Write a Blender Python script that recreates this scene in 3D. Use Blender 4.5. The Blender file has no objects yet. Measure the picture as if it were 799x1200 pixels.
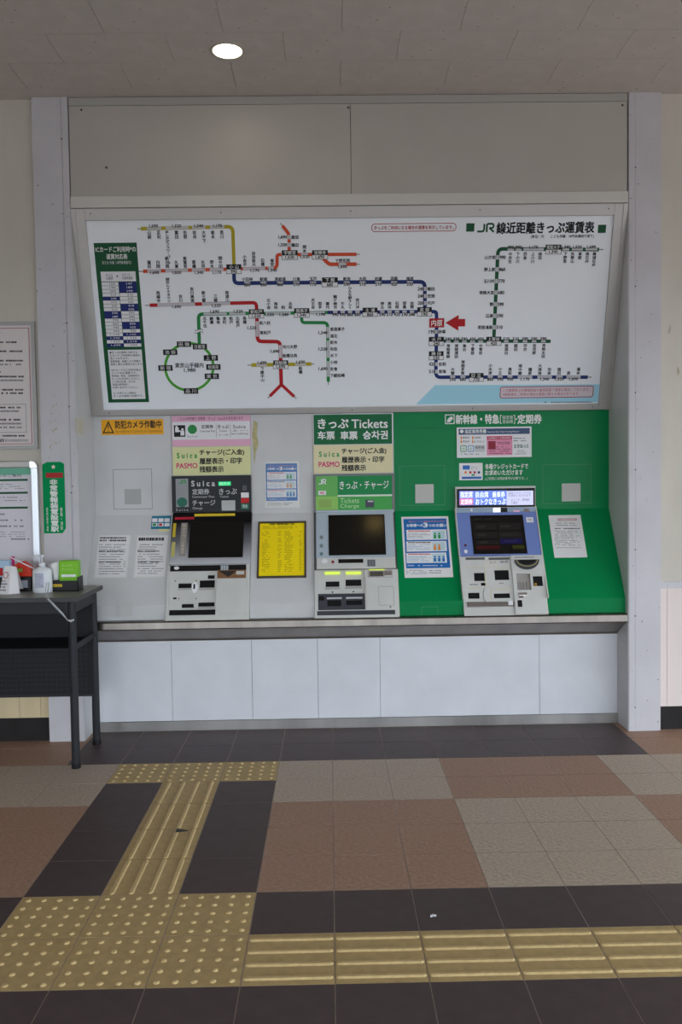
import bpy, bmesh, math, random
from mathutils import Vector, Matrix
random.seed(7)
SC = bpy.context.scene
COL = SC.collection
IW, IH = 799.0, 1200.0

# ---------------------------------------------------------------- camera, sky, exposure
FPX = 982.7
CAMP = Vector((0.006, -3.188, 1.604))
PITCH, YAW, ROLL = 0.04225, 0.01314, 0.01430
_cy, _sy, _cp, _sp, _cr, _sr = math.cos(YAW), math.sin(YAW), math.cos(PITCH), math.sin(PITCH), math.cos(ROLL), math.sin(ROLL)
FWD = Vector((_sy*_cp, _cy*_cp, -_sp)); RGT0 = Vector((_cy, -_sy, 0)); DWN0 = FWD.cross(RGT0)
RGT = RGT0*_cr + DWN0*_sr; DWN = DWN0*_cr - RGT0*_sr
cd = bpy.data.cameras.new('camera'); cam = bpy.data.objects.new('camera', cd); COL.objects.link(cam)
cd.sensor_fit = 'HORIZONTAL'; cd.sensor_width = 24.0; cd.lens = FPX/IW*24.0; cd.clip_start = 0.05
M = Matrix((RGT, -DWN, -FWD)).transposed().to_4x4(); M.translation = CAMP
cam.matrix_world = M; SC.camera = cam

w = bpy.data.worlds.new('overcast_sky'); SC.world = w; w.use_nodes = True
bg = w.node_tree.nodes['Background']; bg.inputs[0].default_value = (0.80, 0.90, 1.0, 1); bg.inputs[1].default_value = 1.0
SC.view_settings.view_transform = 'Standard'; SC.view_settings.look = 'None'
SC.view_settings.gamma = 1.0; SC.view_settings.exposure = 2.22; SC.view_settings.use_curve_mapping = False

# ---------------------------------------------------------------- materials
def lin(c): c = c/255.0; return c/12.92 if c <= 0.04045 else ((c+0.055)/1.055)**2.4
MATS = {}
def mat(name, rgb, rough=0.6, metal=0.0, noise=0.0, nscale=6.0, bump=0.0, bscale=80.0, emit=None, estr=1.0, spec=0.28, coat=0.0, stretch=None, alpha=None):
    if name in MATS: return MATS[name]
    m = bpy.data.materials.new(name); m.use_nodes = True; nt = m.node_tree; b = nt.nodes['Principled BSDF']
    col = (lin(rgb[0]), lin(rgb[1]), lin(rgb[2]), 1)
    b.inputs['Base Color'].default_value = col; b.inputs['Roughness'].default_value = rough
    b.inputs['Metallic'].default_value = metal; b.inputs['Specular IOR Level'].default_value = spec
    if coat: b.inputs['Coat Weight'].default_value = coat; b.inputs['Coat Roughness'].default_value = 0.05
    tc = nt.nodes.new('ShaderNodeTexCoord'); mp = nt.nodes.new('ShaderNodeMapping')
    nt.links.new(tc.outputs['Object'], mp.inputs[0])
    if stretch: mp.inputs['Scale'].default_value = stretch
    if noise:
        n = nt.nodes.new('ShaderNodeTexNoise'); n.inputs['Scale'].default_value = nscale; n.inputs['Detail'].default_value = 6
        nt.links.new(mp.outputs[0], n.inputs['Vector'])
        r = nt.nodes.new('ShaderNodeMapRange'); r.inputs[1].default_value = 0.3; r.inputs[2].default_value = 0.7
        r.inputs[3].default_value = 1-noise; r.inputs[4].default_value = 1+noise*0.6
        nt.links.new(n.outputs[0], r.inputs[0])
        mx = nt.nodes.new('ShaderNodeMix'); mx.data_type = 'RGBA'; mx.blend_type = 'MULTIPLY'; mx.inputs[0].default_value = 1
        mx.inputs[6].default_value = col; nt.links.new(r.outputs[0], mx.inputs[7]); nt.links.new(mx.outputs[2], b.inputs['Base Color'])
    if bump:
        n2 = nt.nodes.new('ShaderNodeTexNoise'); n2.inputs['Scale'].default_value = bscale; n2.inputs['Detail'].default_value = 3
        nt.links.new(mp.outputs[0], n2.inputs['Vector'])
        bp = nt.nodes.new('ShaderNodeBump'); bp.inputs['Strength'].default_value = bump; bp.inputs['Distance'].default_value = 0.004
        nt.links.new(n2.outputs[0], bp.inputs['Height']); nt.links.new(bp.outputs[0], b.inputs['Normal'])
    if emit:
        b.inputs['Emission Color'].default_value = (lin(emit[0]), lin(emit[1]), lin(emit[2]), 1); b.inputs['Emission Strength'].default_value = estr
    if alpha is not None: b.inputs['Alpha'].default_value = alpha
    MATS[name] = m; return m
def speckle(m, rgb, scale, thr, zstretch=1.0):
    """scatter small stains of another colour over the material's own colour"""
    nt = m.node_tree; b = nt.nodes['Principled BSDF']; old = b.inputs['Base Color'].links[0].from_socket
    tc = nt.nodes.new('ShaderNodeTexCoord'); mp = nt.nodes.new('ShaderNodeMapping'); mp.inputs['Scale'].default_value = (1, 1, zstretch)
    nt.links.new(tc.outputs['Object'], mp.inputs[0])
    n = nt.nodes.new('ShaderNodeTexNoise'); n.inputs['Scale'].default_value = scale; n.inputs['Detail'].default_value = 2
    nt.links.new(mp.outputs[0], n.inputs['Vector'])
    r = nt.nodes.new('ShaderNodeMapRange'); r.inputs[1].default_value = thr; r.inputs[2].default_value = thr+0.03
    nt.links.new(n.outputs[0], r.inputs[0])
    mx = nt.nodes.new('ShaderNodeMix'); mx.data_type = 'RGBA'; nt.links.new(r.outputs[0], mx.inputs[0])
    nt.links.new(old, mx.inputs[6]); mx.inputs[7].default_value = (lin(rgb[0]), lin(rgb[1]), lin(rgb[2]), 1)
    nt.links.new(mx.outputs[2], b.inputs['Base Color'])

m_base   = mat('white_enamel_panel', (222, 223, 228), 0.35, noise=0.05, nscale=5)
m_header = mat('beige_grey_steel_panel', (190, 184, 176), 0.38, spec=.16, noise=0.04, nscale=3, bump=0.05, bscale=8)
m_pillar = mat('pale_grey_steel', (205, 202, 206), 0.42, noise=0.06, nscale=4)
speckle(m_pillar, (150, 140, 128), 45, 0.72)
m_side   = mat('pale_grey_return', (202, 202, 202), 0.4, noise=0.05, nscale=4)
m_ledge  = mat('beige_ledge', (214, 210, 204), 0.4, noise=0.03)
m_cream  = mat('cream_plaster', (214, 207, 195), 0.8, noise=0.12, nscale=2.2, stretch=(1, 1, 0.35))
speckle(m_cream, (165, 148, 120), 6, 0.68, 0.4)
m_ceil   = mat('ceiling_board', (207, 199, 194), 0.85, noise=0.06, nscale=8, bump=0.15, bscale=160)
speckle(m_ceil, (120, 100, 88), 38, 0.72)
m_joint  = mat('dark_joint', (74, 70, 68), 0.9)
m_steel  = mat('brushed_stainless', (124, 117, 110), 0.3, 1.0, noise=0.22, nscale=3, stretch=(3, 1, 0.3))
m_steeld = mat('worn_stainless', (150, 143, 138), 0.4, 1.0, noise=0.2, nscale=3, stretch=(2, 1, 0.5))
m_alu    = mat('aluminium', (184, 180, 176), 0.45, 0.6, noise=0.05, nscale=3, stretch=(1, 1, 0.2))
m_chrome = mat('chrome', (225, 225, 225), 0.08, 1.0)
m_greyp  = mat('light_grey_panel', (208, 208, 208), 0.4, noise=0.06, nscale=4)
speckle(m_greyp, (192, 188, 172), 9, 0.74)
m_line   = mat('panel_seam', (150, 148, 148), 0.7)
m_linel  = mat('sticker_edge_green', (70, 140, 100), 0.5)
m_green  = mat('green_enamel', (4, 132, 74), 0.3, spec=.12, noise=0.05, nscale=3)
m_blk    = mat('black_plastic', (22, 22, 24), 0.35, noise=0.1)
m_slot   = mat('slot_black', (8, 8, 9), 0.5)
m_white  = mat('white_print', (236, 236, 238), 0.5)
m_offw   = mat('paper', (232, 230, 230), 0.7, noise=0.02)
m_txt    = mat('black_print', (28, 28, 32), 0.6)
m_txtg   = mat('grey_print', (120, 120, 124), 0.6)
m_navy   = mat('navy_print', (24, 40, 112), 0.5)
m_wtxt   = mat('white_lettering', (240, 242, 240), 0.5)
m_red    = mat('red_print', (205, 30, 36), 0.5)
m_dgreen = mat('dark_green_print', (14, 84, 48), 0.5)

# ---------------------------------------------------------------- geometry helpers
STUFF = {'key', 'round_mark_dots', 'picture', 'white_cell', 'return_rib', 'table_cell', 'table_cell_blue', 'yellow_outline', 'list_mark', 'line_break', 'fare_span', 'line_tip', 'glue_marks', 'pictogram_figure'}
class MB:
    def __init__(s): s.v = []; s.f = []
    def add(s, vs, fs):
        o = len(s.v); s.v += [tuple(v) for v in vs]; s.f += [tuple(i+o for i in f) for f in fs]; return s
    def quad(s, a, b, c, d): return s.add([a, b, c, d], [(0, 1, 2, 3)])
    def box(s, fr, u0, v0, u1, v1, n0, n1):
        P = [fr.p(u, v, n) for n in (n0, n1) for (u, v) in ((u0, v0), (u1, v0), (u1, v1), (u0, v1))]
        return s.add(P, [(3, 2, 1, 0), (4, 5, 6, 7), (0, 1, 5, 4), (1, 2, 6, 5), (2, 3, 7, 6), (3, 0, 4, 7)])
    def poly(s, fr, pts, n): return s.add([fr.p(u, v, n) for u, v in pts], [tuple(range(len(pts)))])
    def prism(s, fr, pts, n0, n1):
        k = len(pts); V = [fr.p(u, v, n0) for u, v in pts]+[fr.p(u, v, n1) for u, v in pts]
        F = [tuple(reversed(range(k))), tuple(range(k, 2*k))]+[(i, (i+1) % k, k+(i+1) % k, k+i) for i in range(k)]
        return s.add(V, F)
    def tube(s, pts, r, seg=10, cap=True):
        pts = [Vector(p) for p in pts]; V = []; F = []; n = len(pts)
        for i, p in enumerate(pts):
            d = (pts[min(i+1, n-1)]-pts[max(i-1, 0)]).normalized()
            a = d.cross(Vector((0, 0, 1))); a = a if a.length > 1e-3 else d.cross(Vector((1, 0, 0))); a.normalize(); b = d.cross(a)
            rr = r[i] if isinstance(r, (list, tuple)) else r
            V += [p+(a*math.cos(t)+b*math.sin(t))*rr for t in [2*math.pi*k/seg for k in range(seg)]]
        for i in range(n-1):
            F += [(i*seg+k, (i+1)*seg+k, (i+1)*seg+(k+1) % seg, i*seg+(k+1) % seg) for k in range(seg)]
        if cap: F += [tuple(range(seg)), tuple(reversed(range((n-1)*seg, n*seg)))]
        return s.add(V, F)
    def lathe(s, c, prof, seg=24, sx=1.0, sy=1.0):
        c = Vector(c); V = []; F = []; n = len(prof)
        for r, z in prof: V += [c+Vector((r*sx*math.cos(t), r*sy*math.sin(t), z)) for t in [2*math.pi*k/seg for k in range(seg)]]
        for i in range(n-1): F += [(i*seg+k, i*seg+(k+1) % seg, (i+1)*seg+(k+1) % seg, (i+1)*seg+k) for k in range(seg)]
        F += [tuple(reversed(range(seg))), tuple(range((n-1)*seg, n*seg))]
        return s.add(V, F)
    def build(s, name, m, parent=None, smooth=False, bev=0.0, kind=None):
        me = bpy.data.meshes.new(name)
        L = parent_loc(parent)
        me.from_pydata([(x-L[0], y-L[1], z-L[2]) for x, y, z in s.v], [], s.f)
        if bev:
            bm = bmesh.new(); bm.from_mesh(me)
            bmesh.ops.bevel(bm, geom=bm.edges[:], offset=bev, segments=2, affect='EDGES', profile=0.6)
            bm.to_mesh(me); bm.free()
        me.materials.append(m)
        if smooth: me.polygons.foreach_set('use_smooth', [True]*len(me.polygons))
        o = bpy.data.objects.new(name, me); COL.objects.link(o)
        if parent: o.parent = parent
        if kind or name in STUFF: o['kind'] = kind or 'stuff'
        return o
PL = {}
def parent_loc(p):
    L = Vector((0, 0, 0))
    while p is not None: L += p.location; p = p.parent
    return L
def empty(name, loc, label=None, cat=None, group=None, kind=None):
    o = bpy.data.objects.new(name, None); COL.objects.link(o); o.location = loc; o.empty_display_size = 0.05
    if label: o['label'] = label
    if cat: o['category'] = cat
    if group: o['group'] = group
    if kind: o['kind'] = kind
    return o
def tag(o, label=None, cat=None, group=None, kind=None):
    if label: o['label'] = label
    if cat: o['category'] = cat
    if group: o['group'] = group
    if kind: o['kind'] = kind
    return o

def solve_h(src, dst):
    A = []
    for (x, y), (u, v) in zip(src, dst):
        A.append([x, y, 1, 0, 0, 0, -u*x, -u*y, u]); A.append([0, 0, 0, x, y, 1, -v*x, -v*y, v])
    n = 8
    for i in range(n):
        p = max(range(i, n), key=lambda r: abs(A[r][i])); A[i], A[p] = A[p], A[i]
        for r in range(n):
            if r != i:
                k = A[r][i]/A[i][i]; A[r] = [a-k*b for a, b in zip(A[r], A[i])]
    return [A[i][8]/A[i][i] for i in range(8)]
class Frame:
    """a real plane of the place: origin, across, up and outward axes; pix() measures where a photo point lies on it"""
    def __init__(s, O, U=(1, 0, 0), V=(0, 0, 1)):
        s.O = Vector(O); s.U = Vector(U).normalized(); s.V = Vector(V).normalized(); s.N = s.U.cross(s.V); s.H = None
    def p(s, u, v, n=0.0): return s.O+s.U*u+s.V*v+s.N*n
    def homog(s, src, dst): s.H = solve_h(src, dst)
    def pix(s, x, y):
        if s.H:
            h = s.H; d = h[6]*x+h[7]*y+1; return ((h[0]*x+h[1]*y+h[2])/d, (h[3]*x+h[4]*y+h[5])/d)
        d = RGT*((x-IW/2)/FPX)+DWN*((y-IH/2)/FPX)+FWD
        t = (s.O-CAMP).dot(s.N)/d.dot(s.N); q = CAMP+d*t-s.O
        return (q.dot(s.U), q.dot(s.V))
    def r(s, x0, y0, x1, y1):
        cx, cy = (x0+x1)/2, (y0+y1)/2; u, v = s.pix(cx, cy)
        du = (s.pix(cx+.5, cy)[0]-s.pix(cx-.5, cy)[0])*(x1-x0); dv = (s.pix(cx, cy-.5)[1]-s.pix(cx, cy+.5)[1])*(y1-y0)
        return (u-du/2, v-dv/2, u+du/2, v+dv/2)
def pbox(fr, px, n0, n1, name, m, parent=None, bev=0.0):
    return MB().box(fr, *fr.r(*px), n0, n1).build(name, m, parent, bev=bev)
def prect(mb, fr, px, n):
    u0, v0, u1, v1 = fr.r(*px); return mb.poly(fr, [(u0, v0), (u1, v0), (u1, v1), (u0, v1)], n)
def flat(fr, px, n, name, m, parent):
    return prect(MB(), fr, px, n).build(name, m, parent)
def path_round(pts, rad, seg=5):
    out = [pts[0]]
    for i in range(1, len(pts)-1):
        a, b, c = Vector(pts[i-1]), Vector(pts[i]), Vector(pts[i+1])
        d1, d2 = (a-b), (c-b); r = min(rad, d1.length*.49, d2.length*.49)
        p, q = b+d1.normalized()*r, b+d2.normalized()*r
        for k in range(seg+1):
            t = k/seg; out.append(tuple(p*(1-t)**2+b*2*t*(1-t)+q*t*t))
    out.append(pts[-1]); return out
def ribbon(mb, fr, pts, wd, n, closed=False):
    P = [Vector(p) for p in pts]; k = len(P); L = []
    for i in range(k):
        a = P[(i-1) % k] if (closed or i > 0) else P[i]; c = P[(i+1) % k] if (closed or i < k-1) else P[i]
        d1 = (P[i]-a); d2 = (c-P[i])
        d1 = d1.normalized() if d1.length > 1e-9 else d2.normalized(); d2 = d2.normalized() if d2.length > 1e-9 else d1
        t = (d1+d2); t = t.normalized() if t.length > 1e-6 else d1
        nn = Vector((-t.y, t.x)); s = 1/max(0.4, abs(nn.dot(Vector((-d2.y, d2.x)))))
        L.append((P[i]+nn*wd/2*s, P[i]-nn*wd/2*s))
    rng = range(k if closed else k-1)
    for i in rng:
        j = (i+1) % k
        mb.add([fr.p(L[i][1].x, L[i][1].y, n), fr.p(L[j][1].x, L[j][1].y, n), fr.p(L[j][0].x, L[j][0].y, n), fr.p(L[i][0].x, L[i][0].y, n)], [(0, 1, 2, 3)])
    return mb
def outline(mb, fr, px, wpx, n, rr=0.0):
    u0, v0, u1, v1 = fr.r(*px); wd = wpx*(u1-u0)/(px[2]-px[0])
    pts = [(u0, v0), (u1, v0), (u1, v1), (u0, v1)]
    if rr:
        q = []
        for cx, cy, a in ((u1-rr, v0+rr, -90), (u1-rr, v1-rr, 0), (u0+rr, v1-rr, 90), (u0+rr, v0+rr, 180)):
            q += [(cx+rr*math.cos(math.radians(a+30*k)), cy+rr*math.sin(math.radians(a+30*k))) for k in range(4)]
        pts = q
    return ribbon(mb, fr, pts, wd, n, True)

# lettering: queued, evaluated once, joined per (parent, name, material)
TQ = []
def text(parent, fr, s, px, m, n, vert=False, bold=0.0, name='lettering', res=1, keep=False):
    if vert: s = '\n'.join(s.replace('ー', '｜'))
    TQ.append((parent, fr, s, fr.r(*px), m, n, bold, name, 2 if name == 'station_lettering' else 3, vert, keep))
def stuffy(t): return t[7] == 'station_lettering'
def flush_text():
    objs = []
    for t in TQ:
        c = bpy.data.curves.new('t', 'FONT'); c.body = t[2]; c.resolution_u = t[8]
        if t[9]: c.align_x = 'CENTER'; c.space_line = 1.0
        o = bpy.data.objects.new('t', c); COL.objects.link(o); objs.append(o)
    bpy.context.view_layer.update(); dg = bpy.context.evaluated_depsgraph_get()
    groups = {}
    for t, o in zip(TQ, objs):
        ev = o.evaluated_get(dg); me = ev.to_mesh()
        co = [v.co.copy() for v in me.vertices]; fs = [tuple(p.vertices) for p in me.polygons]; ev.to_mesh_clear()
        if not co: continue
        x0, x1 = min(v.x for v in co), max(v.x for v in co); y0, y1 = min(v.y for v in co), max(v.y for v in co)
        u0, v0, u1, v1 = t[3]; fr, n = t[1], t[5]
        sx = (u1-u0)/max(1e-6, x1-x0); sy = (v1-v0)/max(1e-6, y1-y0)
        if t[10]:
            s_ = min(sx, sy); cu, cv = (u0+u1)/2, (v0+v1)/2
            u0 = cu-s_*(x1-x0)/2; v0 = cv-s_*(y1-y0)/2; sx = sy = s_
        b_ = min(t[6], .034 if stuffy(t) else .019)*(.8 if stuffy(t) else 1.5); offs = [(0, 0)] if not b_ else [(-b_, -b_), (b_, -b_), (b_, b_), (-b_, b_)]
        stuff = t[7] == 'station_lettering'; key = (t[0].name, t[4].name) if stuff else len(groups)
        g = groups.setdefault(key, (t[0], MB(), t[7], t[4], stuff))[1]
        for q_, (ox, oy) in enumerate(offs): g.add([fr.p(u0+(v.x-x0+ox)*sx, v0+(v.y-y0+oy)*sy, n+q_*.00006) for v in co], fs)
    for o in objs:
        c = o.data; bpy.data.objects.remove(o); bpy.data.curves.remove(c)
    for par, mb, nm, m, stuff in groups.values(): mb.build(nm, m, par, kind='stuff' if stuff else None)
def greek(parent, fr, px, rows, m, n, seed=1, dens=0.85, thick=0.45, name='small_print', ragged=True):
    """print too small to read: rows of short strokes"""
    rnd = random.Random(seed); mb = MB(); x0, y0, x1, y1 = px; dy = (y1-y0)/rows
    for i in range(rows):
        yc = y0+dy*(i+.5); x = x0; xe = x1-(rnd.random()*0.35*(x1-x0) if ragged and rnd.random() < .6 else 0)
        while x < xe-0.5:
            l = rnd.uniform(0.9, 2.6)
            if rnd.random() < dens: prect(mb, fr, (x, yc-dy*thick/2, min(x+l, xe), yc+dy*thick/2), n)
            x += l+rnd.uniform(0.3, 0.7)
    return mb.build(name, m, parent, kind='stuff')
def jr_logo(parent, fr, px, m, n, wd=0.17):
    u0, v0, u1, v1 = fr.r(*px); W, H = u1-u0, v1-v0; mb = MB(); k = wd*H
    f = lambda L: [(u0+k/2+a*(W-k), v0+k/2+b*(H-k)) for a, b in L]
    ribbon(mb, fr, path_round(f([(0, 0.0), (.42, 0.0), (.42, 1.0)]), 0.28*H), k, n)
    ribbon(mb, fr, path_round(f([(.58, -0.1), (.58, 1.0), (.98, 1.0), (.98, .45), (.72, .45)]), 0.2*H), k, n)
    ribbon(mb, fr, f([(.74, .45), (1.02, -0.08)]), k, n)
    return mb.build('logo', m, parent)
def holed(mb, fr, rect, holes, n, back):
    """front face with rectangular openings and the four outer sides"""
    u0, v0, u1, v1 = rect
    us = sorted({u0, u1}|{h[i] for h in holes for i in (0, 2) if u0 < h[i] < u1}); vs = sorted({v0, v1}|{h[i] for h in holes for i in (1, 3) if v0 < h[i] < v1})
    for i in range(len(us)-1):
        for j in range(len(vs)-1):
            cu, cv = (us[i]+us[i+1])/2, (vs[j]+vs[j+1])/2
            if any(h[0] < cu < h[2] and h[1] < cv < h[3] for h in holes): continue
            mb.poly(fr, [(us[i], vs[j]), (us[i+1], vs[j]), (us[i+1], vs[j+1]), (us[i], vs[j+1])], n)
    c = [(u0, v0), (u1, v0), (u1, v1), (u0, v1)]
    for i in range(4):
        a, b = c[i], c[(i+1) % 4]; mb.quad(fr.p(a[0], a[1], back), fr.p(b[0], b[1], back), fr.p(b[0], b[1], n), fr.p(a[0], a[1], n))
    return mb
def pocket(fr, rect, n, d, name, m, parent):
    u0, v0, u1, v1 = rect; mb = MB(); c = [(u0, v0), (u1, v0), (u1, v1), (u0, v1)]
    mb.poly(fr, c, n-d)
    for i in range(4):
        a, b = c[i], c[(i+1) % 4]; mb.quad(fr.p(b[0], b[1], n-d), fr.p(a[0], a[1], n-d), fr.p(a[0], a[1], n), fr.p(b[0], b[1], n))
    return mb.build(name, m, parent)
def disc(mb, fr, px, rpx, n0, n1, seg=16, ry=None):
    u, v = fr.pix(*px); s = fr.pix(px[0]+.5, px[1])[0]-fr.pix(px[0]-.5, px[1])[0]; r = rpx*s; q = (ry or rpx)*s
    return mb.prism(fr, [(u+r*math.cos(2*math.pi*k/seg), v+q*math.sin(2*math.pi*k/seg)) for k in range(seg)], n0, n1)

# ---------------------------------------------------------------- the planes of the place
YF = 1.927           # pillar and header front
YU = 2.28            # upright back of the recess behind the machines
XL, XR = -1.522, 1.837
ZB, ZT, ZC = 1.372, 2.015, 3.885
YS, ZS0, ZS1 = 1.975, 0.735, 0.825
F_FRONT = Frame((0, YF, 0)); F_UP = Frame((0, YU, 0)); F_LOW = Frame((0, YS, 0)); F_BASE = Frame((0, 2.115, 0))
F_SL = Frame((0, YS, ZS1), (1, 0, 0), (0, YU-YS, ZB-ZS1)); SLEN = math.hypot(YU-YS, ZB-ZS1)
F_WALL = Frame((0, 1.955, 0))
F_CEIL = Frame((0, 0, ZC), (1, 0, 0), (0, -1, 0))
BT, BB = (1.938, 3.232), (2.262, 2.017)      # fare board: top and bottom (y, z)
BL = math.hypot(BT[0]-BB[0], BT[1]-BB[1])
F_BD = Frame((XL, BB[0], BB[1]), (1, 0, 0), (0, BT[0]-BB[0], BT[1]-BB[1])); BW = XR-XL

# ---------------------------------------------------------------- floor
floor = MB().add([(-12, -14, -0.0012), (12, -14, -0.0012), (12, 2.6, -0.0012), (-12, 2.6, -0.0012)], [(0, 1, 2, 3)]).build('floor', mat('floor_grout', (158, 144, 134), 0.85, noise=0.15, nscale=20), None)
floor['kind'] = 'structure'
m_fd = mat('dark_tile', (83, 69, 69), 0.5, noise=0.14, nscale=14, bump=0.12, bscale=60)
m_fb = mat('beige_stone_tile', (186, 169, 152), 0.55, noise=0.18, nscale=60, bump=0.9, bscale=55)
m_fr = mat('brown_stone_tile', (168, 134, 113), 0.55, noise=0.18, nscale=60, bump=0.9, bscale=55)
m_fy = mat('ochre_tactile_tile', (190, 164, 114), 0.55, noise=0.12, nscale=26, bump=0.3, bscale=120)
m_fyt = mat('worn_ochre_relief', (208, 182, 130), 0.5, noise=0.12, nscale=60)
Z0 = Frame((0, 0, 0), (1, 0, 0), (0, 1, 0))
def tmesh(m):
    mb = MB().box(Z0, -.1479, -.1479, .1479, .1479, -0.004, 0); me = bpy.data.meshes.new('tile'); me.from_pydata(mb.v, [], mb.f); me.materials.append(m); return me
TM = {'d': tmesh(m_fd), 'b': tmesh(m_fb), 'r': tmesh(m_fr), 'y': tmesh(m_fy)}
mb = MB()
for i in range(5):
    for j in range(5):
        cx, cy = -.12+.06*i, -.12+.06*j; R = [(.0115, 0), (.009, .0035), (.005, .005)]; V = []; F = []
        for rr, z in R: V += [(cx+rr*math.cos(k*math.pi/5), cy+rr*math.sin(k*math.pi/5), z) for k in range(10)]
        for a in range(2): F += [(a*10+k, a*10+(k+1) % 10, a*10+10+(k+1) % 10, a*10+10+k) for k in range(10)]
        F.append(tuple(range(20, 30))); mb.add(V, F)
ME_DOT = bpy.data.meshes.new('bump'); ME_DOT.from_pydata(mb.v, [], mb.f); ME_DOT.materials.append(m_fyt); ME_DOT.polygons.foreach_set('use_smooth', [True]*len(ME_DOT.polygons))
def barmesh(vert):
    mb = MB(); A, B = [], []
    for (wd, L, z) in ((.011, .1465, 0), (.0055, .142, .005)):
        ring = []
        for s in (1, -1):
            for k in range(5):
                a = math.radians(-90*s+45*k*s) if False else math.radians((-90 if s == 1 else 90)+45*k)
                ring.append((s*(L-wd)+wd*math.cos(a), wd*math.sin(a), z))
        A.append(ring)
    V = A[0]+A[1]; n = len(A[0]); F = [(k, (k+1) % n, n+(k+1) % n, n+k) for k in range(n)]+[tuple(range(n, 2*n))]
    if vert: V = [(-y, x, z) for x, y, z in V]
    me = bpy.data.meshes.new('guide_bar'); me.from_pydata(V, [], F); me.materials.append(m_fyt); return me
ME_BH, ME_BV = barmesh(False), barmesh(True)
def kind(i, j):
    if j <= -3: return 'd'
    if j == -2: return 'dot' if -4 <= i <= -2 else 'bh'
    if j == -1: return 'dot' if -4 <= i <= -2 else 'd'
    if -4 <= i <= -2 and j <= 4:
        if j == 4: return 'dot'
        return 'bv' if i == -3 else 'd'
    if j >= 5: return 'd' if -5 <= i <= 5 else 'r'
    if i >= -1: a = (i+1)//3
    else: a = (i+1)//3+2
    lo = (a % 2 == 0)
    if j <= 2: return 'r' if lo else 'b'
    return 'b' if lo else 'r'
rnd = random.Random(3); rest = {'d': MB(), 'b': MB(), 'r': MB(), 'y': MB()}
for i in range(-16, 18):
    for j in range(-20, 7):
        k = kind(i, j); c = k if k in TM else 'y'; cx, cy = .3*i+.15, .3*j+.15
        if j == 6 and False: continue
        if -9 <= i <= 8 and j >= -5:
            o = bpy.data.objects.new('tactile_tile' if c == 'y' else 'tile', TM[c]); COL.objects.link(o); o.parent = floor
            o.location = (cx, cy, rnd.uniform(-.0003, .0003))
            if k == 'dot':
                q = bpy.data.objects.new('bump', ME_DOT); COL.objects.link(q); q.parent = o
            if k in ('bh', 'bv'):
                for t in range(4):
                    q = bpy.data.objects.new('guide_bar', ME_BH if k == 'bh' else ME_BV); COL.objects.link(q); q.parent = o
                    d = -.1125+.075*t; q.location = (0, d, 0) if k == 'bh' else (d, 0, 0)
        else: rest[c].box(Z0, cx-.1479, cy-.1479, cx+.1479, cy+.1479, -0.004, 0)
for c, m in (('d', m_fd), ('b', m_fb), ('r', m_fr), ('y', m_fy)):
    rest[c].build('tile', m, floor, kind='stuff')

# ---------------------------------------------------------------- ceiling with boards
o = MB().add([(-80, -90, -.03), (80, -90, -.03), (80, 40, -.03), (-80, 40, -.03)], [(0, 1, 2, 3)]).build('ground', mat('outside_paving', (168, 170, 172), .9, noise=.1, nscale=1)); o['kind'] = 'structure'
ceiling = MB().box(Z0, -6.2, -7.2, 6.2, 2.6, ZC+.006, ZC+.2).build('ceiling', m_joint); ceiling['kind'] = 'structure'
me = bpy.data.meshes.new('ceiling_board'); q = MB().box(Z0, -.302, -.1505, .302, .1505, -.006, 0)
me.from_pydata(q.v, [], q.f); me.materials.append(m_ceil)
y = 1.8195; r = 0; far = MB()
while y > -7.1:
    for k in range(-10, 11):
        cx = .606*k+(.405 if r % 2 == 0 else .102); cx += 0.0
        if r == 0: cx = .606*k+.102+.303
        if abs(cx) > 6.0: continue
        if y > -1.3 and abs(cx) < 3.4:
            o = bpy.data.objects.new('ceiling_board', me); COL.objects.link(o); o.parent = ceiling; o.location = (cx, y-.1515, ZC+.006+random.uniform(-.0004, .0004))
        else: far.box(Z0, cx-.302, y-.302, cx+.302, y-.001, ZC, ZC+.006)
    y -= .303; r += 1
far.build('ceiling_board', m_ceil, ceiling, kind='stuff')
MB().box(Z0, -6.2, 1.8205, 6.2, 2.0, ZC, ZC+.006).build('ceiling_board', m_ceil, ceiling)

# ---------------------------------------------------------------- walls beyond the recess
def wall_side(side, xa, xb, m_board):
    o = MB().box(Frame((0, 1.965, 0)), xa, 0, xb, ZC+.02, -.2, 0).build('wall_'+side, m_joint); o['kind'] = 'structure'
    zc0, zc1 = .885, .925
    # plaster, cap strip, boards, black base
    MB().box(F_WALL, xa, zc1, xb, ZC, -.01, 0).build('plaster', m_cream, o)
    MB().box(F_WALL, xa, zc0, xb, zc1, -.01, .014).build('cap_rail', m_pillar, o, bev=.003)
    bw = .13; x = (xb-.06 if side == 'left' else xa+.05); s = -1 if side == 'left' else 1
    first = (min(x, x-s*.0), abs(xb-x if side == 'left' else x-xa))
    MB().box(F_WALL, *( (x+.001, .145, xb, zc0) if side == 'left' else (xa, .145, x-.001, zc0) ), -.01, .002).build('wainscot_board', m_board, o)
    k = 0
    while xa < x < xb and k < 26:
        a, b = (x, x+s*bw); a, b = min(a, b), max(a, b)
        a, b = max(a, xa), min(b, xb)
        MB().box(F_WALL, a+.001, .145, b-.001, zc0, -.01, .002).build('wainscot_board', m_board, o); x += s*bw; k += 1
    MB().box(F_WALL, xa, 0, xb, .145, -.01, -.002).build('base_strip', mat('black_base', (34, 30, 30), 0.6, noise=.3, nscale=8), o)
    return o
m_wl = mat('yellowish_board', (216, 196, 158), .6, noise=.1, nscale=3, stretch=(4, 1, .3))
m_wr = mat('pinkish_board', (232, 218, 212), .6, noise=.04, nscale=3, stretch=(6, 1, .2))
wl = wall_side('left', -6.0, -1.735, m_wl); wr = wall_side('right', 2.037, 6.0, m_wr)
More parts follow.
